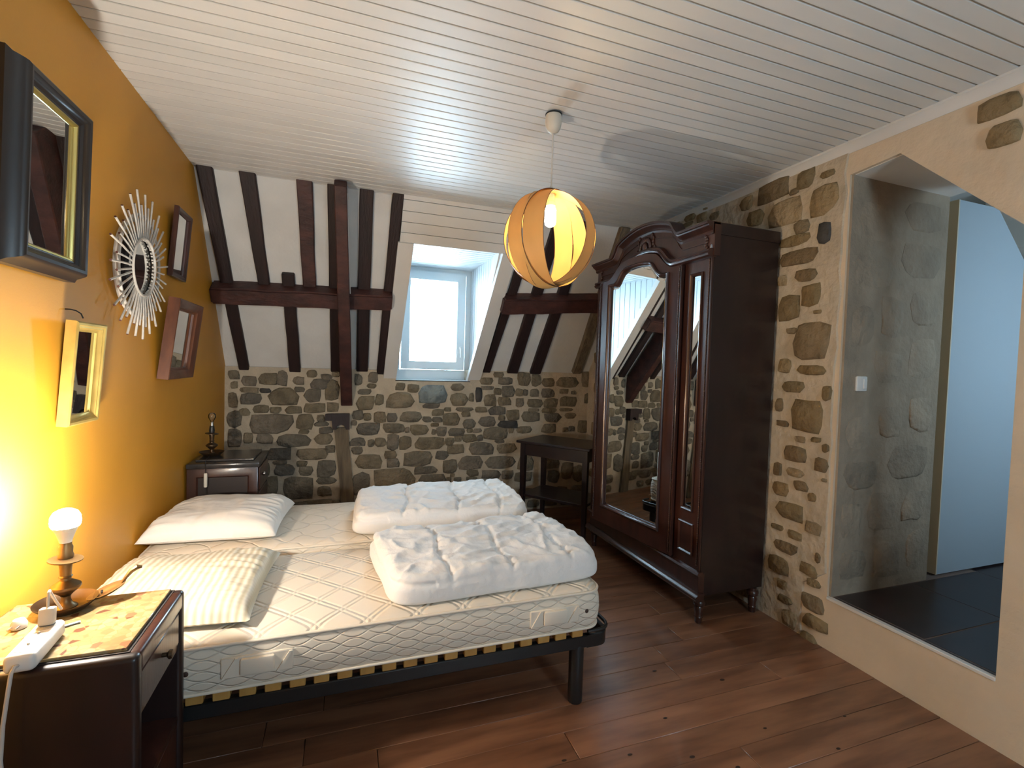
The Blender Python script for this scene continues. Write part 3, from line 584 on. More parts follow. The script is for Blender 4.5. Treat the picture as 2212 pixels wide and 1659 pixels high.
    door.matrix_basis = Matrix.Translation(h) @ Matrix.Rotation(R(7.6), 4, 'Z') @ Matrix.Translation(-h)
    # frieze and cornice
    N = 72; ds = [-.66+1.32*k/N for k in range(N+1)]
    fr = obj('frieze', MB().loft([[(XF-.012, YC+d, low(d)-.004), (XF+.03, YC+d, low(d)-.004), (XF+.03, YC+d, corn(d)-.01), (XF-.012, YC+d, corn(d)-.01)] for d in [-.645+1.29*k/N for k in range(N+1)]]), 'mahogany', t)
    cp = [(YC-.64+1.31*k/90, corn(-.64+1.31*k/90)) for k in range(91)]
    obj('cornice', MB().sweep(cp, [(-.062, XF+.03), (-.062, XF-.014), (-.05, XF-.022), (-.042, XF-.02), (-.03, XF-.034), (-.02, XF-.05), (-.012, XF-.052), (-.010, XF-.062), (.003, XF-.064), (.006, XF-.05), (.006, XF+.03)]), 'mahogany', t, 30)
    for s in (-1, 1):
        ya, yb = sorted((YC+s*.62, YC+s*.64))
        obj('cornice_return', MB().box(XF-.02, XB+.005, ya, yb, 2.222, 2.29, .003), 'mahogany_dark', t)
    lp = [(YC-.638+1.276*k/90, low(-.638+1.276*k/90)) for k in range(91)]
    obj('frieze_moulding', MB().sweep(lp, [(-.012, XF+.01), (-.012, XD-.006), (-.004, XD-.018), (.006, XD-.022), (.014, XD-.014), (.02, XD-.02), (.03, XD-.016), (.036, XD), (.036, XF+.01)]), 'mahogany', fr, 30)
    up = [(YC-.60+1.2*k/80, corn(-.60+1.2*k/80)-.098) for k in range(81) if abs(-.60+1.2*k/80) > .10]
    for side in (-1, 1):
        seg = [p for p in up if (p[0]-YC)*side > 0]
        obj('panel_line', MB().sweep(seg, [(-.004, XF-.01), (-.004, XF-.018), (.004, XF-.018), (.004, XF-.01)]), 'mahogany', fr)
    cv = MB(); r_ = random.Random(3)
    for k in range(11):
        a = math.pi*k/10; cv.ball((XF-.02, YC+.055*math.cos(a), 2.285+.05*math.sin(a)), .012, .013, .019, 8, 5)
    cv.ball((XF-.02, YC, 2.285), .02, .026, .034).ball((XF-.018, YC-.03, 2.262), .012, .022, .012).ball((XF-.018, YC+.03, 2.262), .012, .022, .012)
    for s in (-1, 1):
        for k in range(6): cv.ball((XF-.016, YC+s*(.095-.004*k+.006*math.sin(2*k)), 2.25+.021*k), .009, .010, .014, 8, 5)
    obj('carving', cv, 'mahogany', fr, 70)
    for s in (-1, 1):
        cv = MB()
        for k in range(6): cv.ball((XF-.016, YC+s*(.585+.006*math.sin(2.2*k)), 2.138+.016*k), .008, .010, .011, 8, 5)
        obj('end_carving', cv, 'mahogany', fr, 70)
    obj('chipped_wedge', MB().prism([(YC-.635, 2.125), (YC-.615, 2.125), (YC-.628, 2.165)], 'x', XF-.022, XF-.012), 'socket_grey', t)
wardrobe()

# ================================================================== mirrors on the orange wall
def wall_mirror(name, label, xb, xt, y0, y1, z0, z1, depth, prof, m, glass_in, glass_d, fillet=None):
    # front rectangle y0..y1, z0..z1; bottom of its front plane at x=xb, top at x=xt
    H = math.hypot(z1-z0, xt-xb); a = math.atan2(xt-xb, z1-z0); W = y1-y0
    t = thing(name, label, 'mirror', (xb, (y0+y1)/2, z0), (0, a, 0), None, False)
    rc = lambda i: [(-W/2+i, i), (W/2-i, i), (W/2-i, H-i), (-W/2+i, H-i)]
    fr = MB().loft([[(d, *p) for p in rc(i)] for i, d in prof+[(glass_in, glass_d-.012), (.004, -depth)]], close=True)
    obj('frame', fr, m, t)
    obj('mirror_glass', MB().loft([[(glass_d-.008, *p) for p in rc(glass_in-.004)], [(glass_d, *p) for p in rc(glass_in-.004)]]), 'mirror', t, 1)
    obj('backing', MB().loft([[(-depth+.001, *p) for p in rc(.008)], [(glass_d-.009, *p) for p in rc(.008)]]), 'gap_dark', t)
    if fillet:
        (i0, d0), (i1, d1), fm = fillet
        obj('gilt_slip', MB().loft([[(d, *p) for p in rc(i)] for i, d in [(i0, d0), (i0, d0+.003), ((i0+i1)/2, (d0+d1)/2+.006), (i1, d1+.002), (i1, d1-.004), (i0, d0-.004)]], close=True), fm, t)
    return t
wall_mirror('framed_mirror', 'large mirror in a deep black moulded frame with gilt slip', -.815, -.798, 1.688, 2.034, 1.709, 2.231, .075,
    [(-.022, -.075), (-.022, -.045), (-.012, -.035), (-.004, -.012), (.0, -.004), (.006, 0), (.016, -.002), (.026, -.014), (.030, -.015), (.035, -.022), (.038, -.022), (.042, -.026), (.046, -.027)], 'black_frame', .048, -.036, ((.040, -.027), (.050, -.034), 'gilt'))
wall_mirror('framed_mirror', 'gold framed narrow mirror hanging just above the glowing lamp', -.855, -.827, 1.999, 2.214, 1.201, 1.557, .036,
    [(0, -.034), (0, -.004), (.005, 0), (.012, -.001), (.016, -.006), (.020, -.006), (.028, -.016), (.034, -.018)], 'gold_frame', .036, -.022)
wall_mirror('framed_mirror', 'small mirror in a thin dark frame near the rafters', -.872, -.839, 3.094, 3.347, 1.885, 2.263, .025,
    [(0, -.024), (0, -.004), (.006, 0), (.016, -.002), (.024, -.008), (.03, -.012)], 'dark_frame', .034, -.016)
wall_mirror('framed_mirror', 'mirror in a wide reddish wood frame leaning out from the wall', -.842, -.789, 2.937, 3.38, 1.325, 1.75, .055,
    [(0, -.053), (0, -.003), (.004, 0), (.02, -.004), (.036, -.014), (.044, -.016), (.052, -.028), (.058, -.03)], 'brown_frame', .06, -.036)
tag(obj('wall_nail', MB().tube([(-.90, 2.085, 1.60), (-.885, 2.083, 1.60), (-.872, 2.09, 1.597), (-.862, 2.10, 1.588), (-.857, 2.103, 1.572)], .0022, 6), 'black_steel'), 'small bent nail hook above the gold framed mirror', 'nail')

def sunburst():
    t = thing('sunburst_mirror', 'round sunburst mirror with whitewashed stick rays', 'mirror', (-.895, 2.62, 1.845), (0, R(2), 0), None, False)
    rim = lambda r, d, rr, n=48: MB().tube([(d, r*math.cos(2*math.pi*k/n), r*math.sin(2*math.pi*k/n)) for k in range(n)], rr, 8, True)
    obj('back_ring', rim(.205, .018, .011), 'whitewash', t)
    obj('rattan_ring', rim(.228, .036, .0065), 'whitewash', t)
    M = Matrix.Rotation(R(90), 4, 'Y')
    obj('backing', MB().lathe([(.15, .012), (.15, .03), (0, .03)], (0, 0, 0), 36, M), 'gap_dark', t)
    obj('mirror_glass', MB().lathe([(.122, .031), (.122, .034), (0, .034)], (0, 0, 0), 40, M), 'mirror', t, 10)
    rg = MB(); n = 46
    obj('inner_ring', rim(.127, .052, .005), 'whitewash', t)
    st = []
    for L in (.205, .152):
        s_ = obj('stick', MB().tube([(.045, 0, .118), (.046, .001, .118+L*.5), (.042, -.001, .118+L)], [.0044, .0042, .0048], 7), 'whitewash', t)
        e_ = obj('stick_end', MB().lathe([(.0047, 0), (.0047, .0012), (0, .0012)], (.042, -.001, .118+L), 7), 'stick_end', s_)
        st.append((s_, e_))
    r_ = random.Random(5)
    for k in range(n):
        s_, e_ = st[k % 2]; a = 2*math.pi*k/n+r_.uniform(-.025, .025)
        if k < 2: s_.rotation_euler = (a, 0, 0); continue
        c = copy(s_, t, (0, 0, 0), (a, 0, 0)); c.scale = (1, 1, r_.uniform(.96, 1.03)); copy(e_, c)
sunburst()

# ================================================================== beds
def bed_base(label, ya, yb):
    x0, x1 = -.88, 1.10; t = thing('bed_base', label, 'bed', ((x0+x1)/2, (ya+yb)/2, 0), group='slatted bed bases side by side')
    for y in (ya+.02, yb-.02): obj('side_rail', MB().box(x0+.01, x1-.06, y-.015, y+.015, .245, .298, .004), 'black_steel', t)
    def arc(cx, cy, r, a0, a1, n=6): return [(cx+r*math.cos(R(a0+(a1-a0)*k/n)), cy+r*math.sin(R(a0+(a1-a0)*k/n))) for k in range(n+1)]
    ex = x1+.035
    loop = [(x1-.08, ya+.005)]+arc(ex-.06, ya+.065, .06, -90, 0)+arc(ex-.06, yb-.065, .06, 0, 90)+[(x1-.08, yb-.005)]
    mb = MB()
    rings = [[(px, py, z) for z in (.245, .298)] for px, py in loop]
    prof = []
    for i, (px, py) in enumerate(loop):
        cx, cy = (.0, (ya+yb)/2); d = Vector((px, py))-Vector((x1-.12, max(ya+.1, min(yb-.1, py)))); d.normalize()
        prof.append([(px, py, .245), (px-d.x*.02, py-d.y*.02, .245), (px-d.x*.02, py-d.y*.02, .298), (px, py, .298)])
    obj('foot_rail', mb.loft(prof), 'black_steel', t)
    obj('mattress_stop', MB().tube([(px, py, .318) for px, py in loop], .008, 8), 'black_steel', t)
    obj('head_rail', MB().box(x0, x0+.03, ya+.01, yb-.01, .245, .298, .004), 'black_steel', t)
    for lx in (x0+.12, x1-.115):
        for ly in (ya+.035, yb-.035):
            obj('leg', MB().lathe([(.030, 0), (.032, .004), (.032, .25), (.028, .262)], (lx, ly, 0), 18), 'black_steel', t)
    s0 = obj('slat', MB().box(x0+.02, x0+.072, ya+.004, yb-.004, .299, .330, .003), 'slat_wood', t)
    for k in range(1, 24): copy(s0, t, (.0785*k, 0, 0))
    return t
bed_base('near slatted bed base on black steel legs, beside the marble nightstand', 1.795, 2.565)
bed_base('far slatted bed base on black steel legs, beside the stone wall', 2.59, 3.36)

def mattress(name, label, ya, yb, m, z0=.331, z1=.505, x0=-.87, x1=1.085):
    t = thing(name, label, 'mattress', ((x0+x1)/2, (ya+yb)/2, z0))
    nx, ny = 78, 34; mb = MB(); r = .075
    def plan(inset):
        pts = []; q = max(.012, r-inset*.5); xa, xb, y_a, y_b = x0+inset, x1-inset, ya+inset, yb-inset
        for cx, cy, a0 in ((xb-q, y_b-q, 0), (xa+q, y_b-q, 90), (xa+q, y_a+q, 180), (xb-q, y_a+q, 270)):
            pts += [(cx+q*math.cos(R(a0+90*k/8)), cy+q*math.sin(R(a0+90*k/8))) for k in range(9)]
        out = []
        for i in range(len(pts)):
            a, b = Vector(pts[i]), Vector(pts[(i+1) % len(pts)]); n = max(1, int((b-a).length/.03+.5)) if (b-a).length > .1 else 1
            n = {True: 56, False: 20}[abs(b.x-a.x) > abs(b.y-a.y)] if (b-a).length > .1 else 1
            out += [tuple(a+(b-a)*k/n) for k in range(n)]
        return out
    lv = [(.05, z0+.001), (.012, z0+.002), (.004, z0+.010), (-.004, z0+.05), (-.007, (z0+z1)/2), (-.004, z1-.045), (.004, z1-.012), (.012, z1-.004), (.03, z1+.004), (.07, z1+.008), (.16, z1+.010), (.26, z1+.011)]
    rings = []
    for i, z in lv: rings.append([(px, py, z+(.004*noise.noise(Vector((px*6, py*6, 1))) if z > z1 else 0)) for px, py in plan(i)])
    obj('cover', mb.loft(rings), m, t, 60)
    for z in (z0+.010, z1-.010): obj('piping', MB().tube([(px, py, z) for px, py in plan(.003)], .006, 8, True), 'mattress_plain', t, 60)
    yy = ya-.006
    for hx in (-.36, .74):
        hd = obj('carry_handle', MB().box(hx, hx+.22, ya-.012, ya+.01, .385, .455, .003).box(hx+.058, hx+.162, ya-.024, ya-.006, .393, .449, .006, 2), 'mattress_plain', t)
        for e in (hx, hx+.165): obj('stitched_patch', MB().ringplate([(e, .385), (e+.055, .385), (e+.055, .455), (e, .455)], [(e+.004, .389), (e+.051, .389), (e+.051, .451), (e+.004, .451)], ya-.010, ya-.002).xf(Matrix(((0, 1, 0, 0), (1, 0, 0, 0), (0, 0, 1, 0), (0, 0, 0, 1)))) if False else MB().hexa([(e+.003, ya-.0175, .388), (e+.012, ya-.0175, .388), (e+.052, ya-.0175, .452), (e+.043, ya-.0175, .452)], [(e+.003, ya, .388), (e+.012, ya, .388), (e+.052, ya, .452), (e+.043, ya, .452)]), 'mattress_plain', hd)
    for vx in (-.46, 1.0): obj('air_vent', MB().ball((vx, ya-.005, .42), .010, .004, .010), 'label_dark', t)
    return t
mattress('mattress', 'near cream mattress with diamond quilting and wavy stitched side', 1.785, 2.535, 'mattress_diamond')
mattress('mattress', 'far white mattress with wavy quilting, beside the stone wall', 2.575, 3.315, 'mattress_wavy', z1=.525)

def cushion(name, label, m, cx, cy, z0, a, b, T, rz, seed, sag=.0, wr=.010):
    o_ = Vector((seed*3.7, seed*1.3, seed)); nx, ny = 72, 64; top = []; bot = []
    for j in range(ny+1):
        for i in range(nx+1):
            u, v = 2*i/nx-1, 2*j/ny-1
            x = a*u*(1-.05*(1-v*v)*abs(u)**3-.0); y = b*v*(1-.06*(1-u*u)*abs(v)**3)
            q = max(0., (1-abs(u)**3.2)*(1-abs(v)**3.2)); th = q**.42
            n1 = noise.noise(Vector((x*5, y*5, 0))+o_); n2 = noise.noise(Vector((x*16+n1*2, y*7, 3))+o_); n3 = 1-abs(noise.noise(Vector((x*9+n1, y*20, 5))+o_))*2
            wz = (n1*.014+n2*wr*.6+n3*wr*(.3+.9*abs(u)**2))*min(1, q*4)
            top.append((x, y, z0+T*(.22+.78*th)+wz+sag*u)); bot.append((x, y, z0+T*.22*(1-th)))
    n = nx+1; N = len(top); fs = []
    for j in range(ny):
        for i in range(nx):
            k = j*n+i; fs += [(k, k+1, k+n+1, k+n), (N+k, N+k+n, N+k+n+1, N+k+1)]
    edge = [i for i in range(nx)]+[j*n+nx for j in range(ny)]+[ny*n+i for i in range(nx, 0, -1)]+[j*n for j in range(ny, 0, -1)]
    for p, q in zip(edge, edge[1:]+edge[:1]): fs.append((p, N+p, N+q, q))
    mb = MB(); mb.add(top+bot, fs)
    o = obj(name, mb, m, None, 80); o.location = (cx, cy, 0); o.rotation_euler = (0, 0, rz); return o
tag(cushion('pillow', '', 'pillow_white', -.575, 2.925, .540, .30, .29, .135, R(-4), 3, wr=.012), 'plump white pillow at the head of the far mattress', 'pillow')
tag(cushion('pillow', '', 'pillow_stripe', -.565, 2.16, .519, .295, .31, .10, R(-3), 8, wr=.012), 'flat cream and grey striped pillow at the head of the near mattress', 'pillow')

def duvet(label, c4, z0, H, seams, seed):
    # c4: footprint corners near-left, near-right, far-right, far-left
    P = [Vector(p) for p in c4]; nx, ny = 150, 100; o_ = Vector((seed*2.1, seed*.7, seed)); top = []; bot = []
    for j in range(ny+1):
        for i in range(nx+1):
            u, v = 2*i/nx-1, 2*j/ny-1
            # denser towards the rim
            u = math.copysign(1-(1-abs(u))**1.35, u); v = math.copysign(1-(1-abs(v))**1.35, v)
            rm = max(abs(u), abs(v)); pn = (abs(u)**9+abs(v)**9)**(1/9) if rm > 1e-6 else 1
            ru, rv = u*rm/pn if rm > 1e-6 else u, v*rm/pn if rm > 1e-6 else v      # rounded square
            tt = max(0., (rm-.80)/.20); ph = tt*math.pi/2
            sc = (.915+.085*math.sin(ph))/max(rm, 1e-6) if rm > .80 else .915/.80
            ru, rv = ru*sc, rv*sc
            s, t_ = (ru+1)/2, (rv+1)/2
            p = (P[0]*(1-s)+P[1]*s)*(1-t_)+(P[3]*(1-s)+P[2]*s)*t_
            n0 = noise.noise(Vector((p.x*5, p.y*5, 2))+o_)
            cx = (P[0]+P[1]+P[2]+P[3])/4; wob = 1+.02*n0*rm*rm
            x = cx.x+(p.x-cx.x)*wob; y = cx.y+(p.y-cx.y)*wob
            prof = max(0., math.cos(ph))**.95; body = .25+.75*min(1, prof)
            n1 = noise.noise(Vector((x*4, y*4, 0))+o_); n2 = noise.noise(Vector((x*11+n1, y*11-n1, 7))+o_); h = 0.
            for q in seams:
                d = s-(q+.06*(t_-.5)+.014*math.sin(9*t_+seed)); g = math.exp(-(d/.010)**2); near = math.exp(-abs(d)/.085)
                h -= .016*g
                pk = noise.noise(Vector((d*9, y*30+n1*2+d*25*n2, q*9+seed))); p2 = noise.noise(Vector((d*12, y*62+n2*2, q*5+seed)))
                h += near*(.012*pk+.0035*p2)
            r1 = 1-abs(noise.noise(Vector((x*5+y*3+n1*.8, y*9-x*4+n2*.5, 4))+o_))*2.2
            r3 = 1-abs(noise.noise(Vector((x*13-y*6+n1*2, y*17+x*8+n2, 9))+o_))*2.4
            h += .012*max(0, r1)**2+.0025*max(0, r3)**2+.014*n1+.003*n2+.016*(1-v*v)
            fold = .012*math.exp(-((prof-.55)/.12)**2)*(1 if u < -.6 else .3)      # crease between the folded layers
            k2 = 1-fold/.5
            top.append((cx.x+(x-cx.x)*k2, cx.y+(y-cx.y)*k2, z0+H*.30+(H*.70*prof+h*body*min(1, prof*1.5)))); bot.append((x, y, z0+H*.30*(1-min(1, prof*1.2)**.6)))
    n = nx+1; N = len(top); fs = []
    for j in range(ny):
        for i in range(nx):
            k = j*n+i; fs += [(k, k+1, k+n+1, k+n), (N+k, N+k+n, N+k+n+1, N+k+1)]
    edge = [i for i in range(nx)]+[j*n+nx for j in range(ny)]+[ny*n+i for i in range(nx, 0, -1)]+[j*n for j in range(ny, 0, -1)]
    for p, q in zip(edge, edge[1:]+edge[:1]): fs.append((p, N+p, N+q, q))
    mb = MB(); mb.add(top+bot, fs); cc = sum(P, Vector((0, 0)))/4
    mb.v = [(a-cc.x, b-cc.y, c_-z0) for a, b, c_ in mb.v]
    o = obj('folded_duvet', mb, 'duvet_white', None, 80); o.location = (cc.x, cc.y, z0)
    return tag(o, label, 'duvet', 'folded duvets')
duvet('folded white duvet at the foot of the near mattress', [(.19, 1.815), (1.13, 1.85), (1.09, 2.49), (.13, 2.42)], .519, .108, (.27, .55, .84), 2)
duvet('folded white duvet at the foot of the far mattress', [(.06, 2.60), (1.07, 2.58), (1.08, 3.29), (.10, 3.20)], .539, .10, (.3, .6, .85), 5)

# ================================================================== nightstands
def near_stand():
    x0, x1, y0, y1, zt = -.888, -.458, 1.385, 1.765, .712
    t = thing('nightstand', 'dark wooden nightstand with a veined beige marble top beside the near bed', 'nightstand', ((x0+x1)/2, (y0+y1)/2, 0))
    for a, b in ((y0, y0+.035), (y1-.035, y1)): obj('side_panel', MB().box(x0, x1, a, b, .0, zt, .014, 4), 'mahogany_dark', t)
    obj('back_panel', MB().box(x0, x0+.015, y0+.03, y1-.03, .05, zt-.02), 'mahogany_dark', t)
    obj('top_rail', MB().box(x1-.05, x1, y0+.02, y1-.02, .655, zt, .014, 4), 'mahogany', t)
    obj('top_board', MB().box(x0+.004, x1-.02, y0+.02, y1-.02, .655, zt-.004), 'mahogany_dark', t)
    obj('marble_gap_shade', MB().box(x0+.014, x1-.026, y0+.026, y1-.010, zt-.01, zt+.0015), 'gap_dark', t)  # dark sheet painted as the shade in the gap around the marble
    obj('marble_top', MB().box(x0+.018, x1-.034, y0+.034, y1-.014, zt-.006, zt+.008, .002), 'marble', t)
    dr = obj('drawer', MB().box(x1-.05, x1-.006, y0+.04, y1-.04, .555, .652, .004), 'mahogany', t)
    obj('knob', MB().lathe([(.006, 0), (.006, .012), (.013, .018), (.012, .026), (0, .028)], (0, 0, 0), 14, Matrix.Rotation(R(90), 4, 'Y')).xf(Matrix.Translation((x1-.006, (y0+y1)/2, .605))), 'brass_dark', dr)
    obj('shelf', MB().box(x0+.02, x1-.01, y0+.03, y1-.03, .535, .552), 'mahogany', t)
    obj('shelf', MB().box(x0+.02, x1-.01, y0+.03, y1-.03, .30, .318), 'mahogany', t)
    obj('lower_door', MB().box(x1-.03, x1-.010, y0+.04, y1-.04, .07, .298, .004), 'mahogany', t)
    obj('plinth', MB().box(x0+.02, x1-.02, y0+.03, y1-.03, .0, .07), 'mahogany_dark', t)
near_stand()
ZT = .720
def far_stand():
    x0, x1, y0, y1, zt = -.885, -.495, 3.42, 3.84, .79
    t = thing('nightstand', 'small dark cabinet with a black marble top in the far corner', 'nightstand', ((x0+x1)/2, (y0+y1)/2, 0))
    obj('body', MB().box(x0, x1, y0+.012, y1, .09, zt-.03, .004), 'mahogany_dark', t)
    rc = lambda i: [(x0+i, .10+i), (x1-i, .10+i), (x1-i, zt-.035-i), (x0+i, zt-.035-i)]
    A2 = Matrix(((0, 1, 0, 0), (1, 0, 0, 0), (0, 0, 1, 0), (0, 0, 0, 1)))
    obj('panel_frame', MB().loft([[(p[0], y, p[1]) for p in rc(i)] for i, y in [(0, y0+.014), (0, y0+.002), (.004, y0), (.05, y0), (.058, y0+.010), (.058, y0+.014)]], close=True), 'mahogany', t)
    obj('marble_top', MB().box(x0-.002, x1+.012, y0-.012, y1+.01, zt-.03, zt, .006, 2), 'black_marble', t)
    obj('upper_slab', MB().box(x0+.03, x1-.03, y0+.06, y1-.02, zt, zt+.014, .004), 'black_marble', t)
    dr = obj('drawer', MB().box(x1-.01, x1+.01, y0+.03, y1-.03, .60, .745, .004), 'mahogany', t)
    obj('knob', MB().ball((x1+.022, (y0+y1)/2-.1, .69), .013), 'steel', dr)
    obj('door', MB().box(x1-.01, x1+.008, y0+.03, y1-.03, .12, .585, .004), 'mahogany', t)
    for fx in (x0+.03, x1-.03):
        for fy in (y0+.04, y1-.03): obj('foot', MB().lathe([(.014, 0), (.022, .05), (.018, .095)], (fx, fy, 0), 12), 'mahogany_dark', t)
far_stand()

# ================================================================== lamps
def chamberstick(name, label, x, y, z, sc, m1, m2, lit, handle):
    t = thing(name, label, 'lamp', (x, y, z)); c = (x, y, z); S = lambda pr: [(r*sc, h*sc) for r, h in pr]
    obj('dish', MB().lathe(S([(0, .0), (.045, .0), (.05, .004), (.066, .018), (.071, .024), (.072, .027), (.068, .025), (.05, .010), (.02, .008), (0, .008)]), c, 32), m1, t)
    obj('stem', MB().lathe(S([(.026, .007), (.026, .010), (.015, .018), (.011, .030), (.011, .040), (.018, .048), (.033, .062), (.035, .066), (.034, .071), (.022, .080), (.013, .086), (.012, .092), (.016, .096), (.013, .10), (.014, .12), (.017, .145), (.015, .15)]), c, 24), m2, t)
    rg = obj('drip_ring', MB().lathe(S([(.012, .146), (.034, .141), (.039, .143), (.039, .146), (.035, .146), (.012, .150)]), (0, 0, -.146*sc), 28).xf(Matrix.Translation((x, y, z+.146*sc)) @ Matrix.Rotation(R(6), 4, 'Y')), m2, t)
    if lit:
        obj('socket', MB().lathe(S([(.017, .150), (.018, .158), (.016, .164), (.017, .180), (.014, .186), (.014, .196)]), c, 20), m2, t)
        obj('bulb_collar', MB().lathe(S([(.014, .194), (.015, .200), (.022, .222), (.0305, .239), (0, .2393)]), c, 24), 'plastic_white', t)  # opaque collar built higher than the neck to hold back downward light
        obj('bulb', MB().lathe(S([(.0308, .2395), (.0332, .245), (.0345, .254), (.033, .268), (.026, .281), (.014, .288), (0, .290)]), c, 24), 'bulb_bedside', t, 80)
    else:
        obj('socket', MB().lathe(S([(.015, .150), (.017, .165), (.014, .19), (.012, .198)]), c, 18), 'black_steel', t)
        obj('bulb_cap', MB().lathe(S([(.010, .196), (.010, .218), (.008, .222)]), c, 14), 'steel', t)
        obj('bulb', MB().lathe(S([(.008, .221), (.012, .230), (.021, .248), (.023, .258), (.021, .270), (.013, .280), (0, .283)]), c, 20), 'bulb_glass', t, 80)
    if handle:
        a = R(20); d = Vector((math.cos(a), math.sin(a), 0)); n = Vector((-d.y, d.x, 0))
        P = lambda r, h, s=0: Vector(c)+d*r+n*s+Vector((0, 0, h))
        mb = MB(); K = 20
        rings = [[P(.088+.046*q*math.cos(2*math.pi*k/K), .030+.35*(.046*q*math.cos(2*math.pi*k/K))+dz, .036*q*math.sin(2*math.pi*k/K)) for k in range(K)] for q, dz in ((.05, -.010), (.6, -.008), (.95, -.001), (1, .003), (.93, .004), (.6, -.004), (.05, -.006))]
        tp = obj('thumb_plate', mb.loft(rings), m2, t, 60)
        for s in (-.006, .006): obj('rivet_hole', MB().ball(P(.078, .030, s), .0032), 'gap_dark', tp)
        obj('handle', MB().tube([P(.124, .044), P(.134, .060), P(.146, .076), P(.160, .084), P(.172, .082)], [.004, .005, .0075, .008, .004], 8), m2, t)
    return t
chamberstick('table_lamp', 'lit brass candlestick lamp with a glowing bulb on the marble nightstand', -.728, 1.685, ZT, 1.0, 'brass_dark', 'brass', True, True)
chamberstick('table_lamp', 'unlit candlestick lamp with a clear bulb on the far cabinet', -.795, 3.62, .804, 1.0, 'brass_dark', 'brass_dark', False, False)
t = thing('lamp_cord', 'thin dark cord with a white inline switch hanging over the far cabinet', 'cord', (-.79, 3.41, .79))
obj('wire', MB().tube([(-.79, 3.545, .815), (-.788, 3.47, .809), (-.784, 3.415, .806), (-.782, 3.402, .79), (-.780, 3.402, .74), (-.776, 3.403, .6), (-.778, 3.404, .4), (-.774, 3.404, .25)], .002, 6), 'black_steel', t)
obj('switch_body', MB().box(-.789, -.769, 3.392, 3.412, .645, .735, .007, 3), 'plastic_cream', t)

# power strip with plug and cable
def strip():
    cx, cy = -.685, 1.452; ang = R(5)
    t = thing('power_strip', 'white three socket power strip at the front of the marble top', 'power strip', (cx, cy, ZT+.0005), (0, 0, ang), None, False)
    obj('body', MB().box(-.029, .029, -.085, .085, 0, .042, .012, 4), 'plastic_white', t)
    for k, yy in enumerate((-.050, .0, .050)):
        s_ = obj('socket', MB().lathe([(.0205, .0415), (.0205, .0425), (.019, .043), (.0185, .0424), (0, .0424)], (0, yy, 0), 24), 'socket_grey', t)
        obj('pin', MB().ball((0, yy+.013, .044), .003), 'steel', s_)
    obj('plug', MB().box(-.016, .016, -.011, .011, .043, .085, .005, 2).xf(Matrix.Translation((0, .05, 0)) @ Matrix.Rotation(R(-8), 4, 'X')), 'plastic_cream', t)
    obj('plug_cable', MB().tube([(0, .062, .083), (-.001, .066, .10), (-.004, .078, .115), (-.010, .10, .112), (-.014, .125, .09), (-.014, .15, .06), (-.010, .17, .03)], .0032, 8), 'cable_white', t)
    obj('supply_cable', MB().tube([(0, -.08, .02), (-.003, -.092, .021), (-.006, -.100, .012), (-.010, -.104, -.03), (-.018, -.105, -.10), (-.022, -.106, -.18), (-.016, -.106, -.28), (-.008, -.105, -.4), (-.02, -.105, -.55), (-.04, -.11, -.69), (-.06, -.15, -.715)], .0042, 8), 'cable_white', t)
strip()
t = thing('plug_adapter', 'small white plug lying behind the power strip', 'plug', (-.79, 1.60, ZT))
obj('body', MB().lathe([(.0, .0), (.016, .002), (.017, .014), (.012, .024), (.0, .026)], (-.79, 1.60, ZT), 14), 'plastic_white', t)
for s in (-.008, .008): obj('prong', MB().tube([(-.79+s, 1.588, ZT+.012), (-.79+s, 1.568, ZT+.012)], .0022, 6), 'steel', t)
tag(obj('pen', MB().tube([(-.715, 1.555, ZT+.0035), (-.690, 1.568, ZT+.0035), (-.655, 1.588, ZT+.0035)], [.0015, .003, .003], 8), 'steel'), 'thin dark metal rod lying on the marble beside the power strip', 'rod')

# ================================================================== side table in the corner
def side_table():
    W, D, Hh = .69, .47, .79; a = R(-52)
    t = thing('side_table', 'dark wooden side table with a lower shelf behind the wardrobe', 'table', (1.50, 4.03, 0), (0, 0, a), None, False)
    obj('tabletop', MB().box(-.01, W+.01, -.01, D+.01, Hh-.022, Hh, .004), 'dark_wood', t)
    obj('apron', MB().box(.03, W-.03, .03, .05, Hh-.13, Hh-.022).box(.03, W-.03, D-.05, D-.03, Hh-.13, Hh-.022).box(.03, .05, .03, D-.03, Hh-.13, Hh-.022).box(W-.05, W-.03, .03, D-.03, Hh-.13, Hh-.022), 'dark_wood', t)
    for x in (.02, W-.065):
        for y in (.02, D-.065): obj('leg', MB().loft([[(x+.0225+s*q, y+.0225+r*q, z) for s, r in ((-1, -1), (1, -1), (1, 1), (-1, 1))] for q, z in ((.016, 0), (.0225, .62), (.0225, Hh-.022))]), 'dark_wood', t)
    obj('shelf', MB().box(.03, W-.03, .03, D-.03, .285, .31, .003), 'dark_wood', t)
side_table()

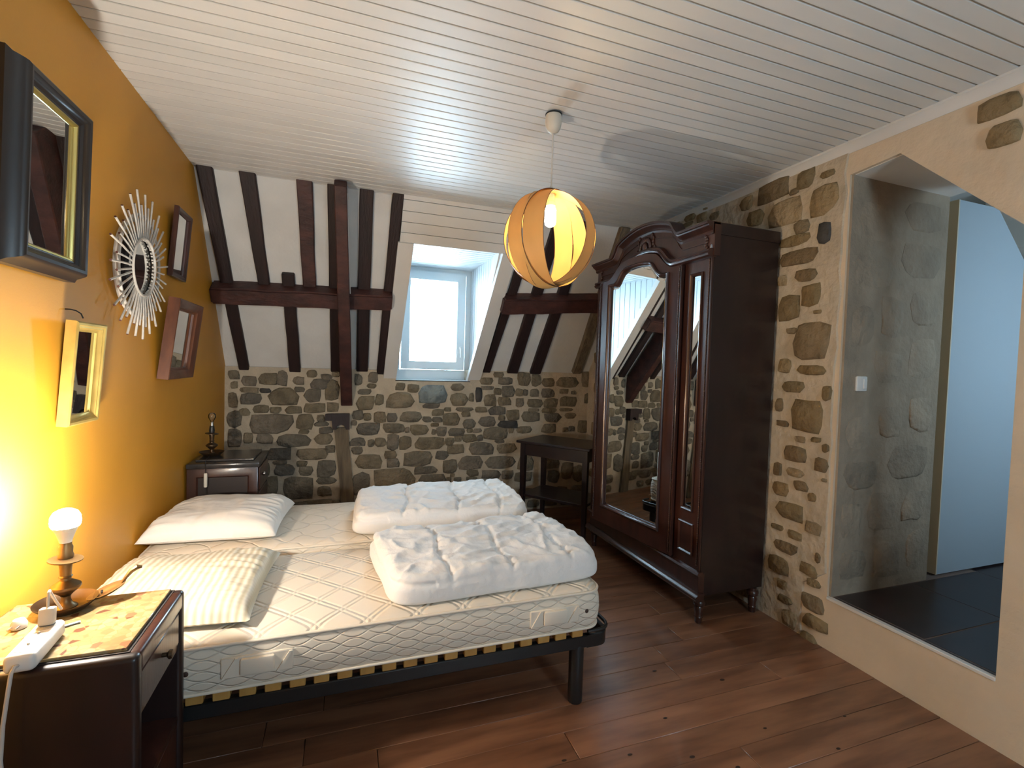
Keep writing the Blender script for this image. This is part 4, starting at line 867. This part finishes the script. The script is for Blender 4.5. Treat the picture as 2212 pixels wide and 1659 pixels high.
# ================================================================== pendant lamp
def pendant():
    cx, cy, cz, Rr = .925, 2.133, 2.058, .226
    t = thing('pendant_lamp', 'lit globe pendant lamp made of curved wooden veneer bands', 'pendant lamp', (cx, cy, ZC), (0, 0, 0))
    obj('ceiling_rose', MB().lathe([(.0, 2.556), (.012, 2.556), (.026, 2.565), (.036, 2.585), (.039, 2.61), (.037, 2.638), (.033, 2.642), (0, 2.643)], (cx, cy, 0), 24), 'plastic_cream', t)
    obj('hook', MB().tube([(cx, cy, 2.64), (cx+.012, cy, 2.648), (cx+.01, cy+.01, 2.655), (cx, cy, 2.66)], .003, 6).lathe([(.04, 2.6405), (.04, 2.6435)], (cx, cy, 0), 20), 'black_steel', t)
    obj('cord', MB().tube([(cx, cy, 2.56), (cx, cy, 2.28)], .0035, 8), 'cable_white', t)
    az = math.atan2(-cx, -cy)                       # towards the camera
    for k, (th, wd) in enumerate(((-44, .088), (-19.5, .095), (57, .082), (88, .085))):
        r = Rr-.0035*k
        # ring: short cylinder with a level axis, the band facing th degrees right of the camera
        ang = math.atan2(-cy, -cx)-R(-th); dv = Vector((math.cos(ang), math.sin(ang), 0)); ax = Vector((-dv.y, dv.x, 0)); n = 72; rings = []
        for q in range(n):
            a = 2*math.pi*q/n; e = dv*math.cos(a)+Vector((0, 0, 1))*math.sin(a)
            rings.append([Vector((cx, cy, cz))+e*rr+ax*w_ for rr, w_ in ((r, -wd/2), (r, wd/2), (r-.0016, wd/2), (r-.0016, -wd/2))])
        b = obj('band', MB().loft(rings, close=True), 'veneer', t, 50)
        for s in (-1, 1):
            rim = [Vector((cx, cy, cz))+(dv*math.cos(2*math.pi*q/n)+Vector((0, 0, 1))*math.sin(2*math.pi*q/n))*(r-.0008)+ax*(s*wd/2) for q in range(n)]
            obj('band_edge', MB().tube(rim, .0013, 5, True), 'veneer_edge', b)
    obj('cap', MB().lathe([(.004, cz+Rr+.03), (.008, cz+Rr+.012), (.02, cz+Rr+.004), (.02, cz+Rr+.0)], (cx, cy, 0), 16), 'plastic_cream', t)
    obj('socket', MB().lathe([(.016, cz+.226), (.018, cz+.21), (.018, cz+.18), (.022, cz+.176), (.022, cz+.158), (.014, cz+.155)], (cx, cy, 0), 18), 'plastic_white', t)
    obj('bulb', MB().lathe([(.013, cz+.156), (.024, cz+.148), (.027, cz+.135), (.027, cz+.085), (.024, cz+.070), (.013, cz+.062), (0, cz+.060)], (cx, cy, 0), 20), 'bulb_warm', t, 80)
pendant()
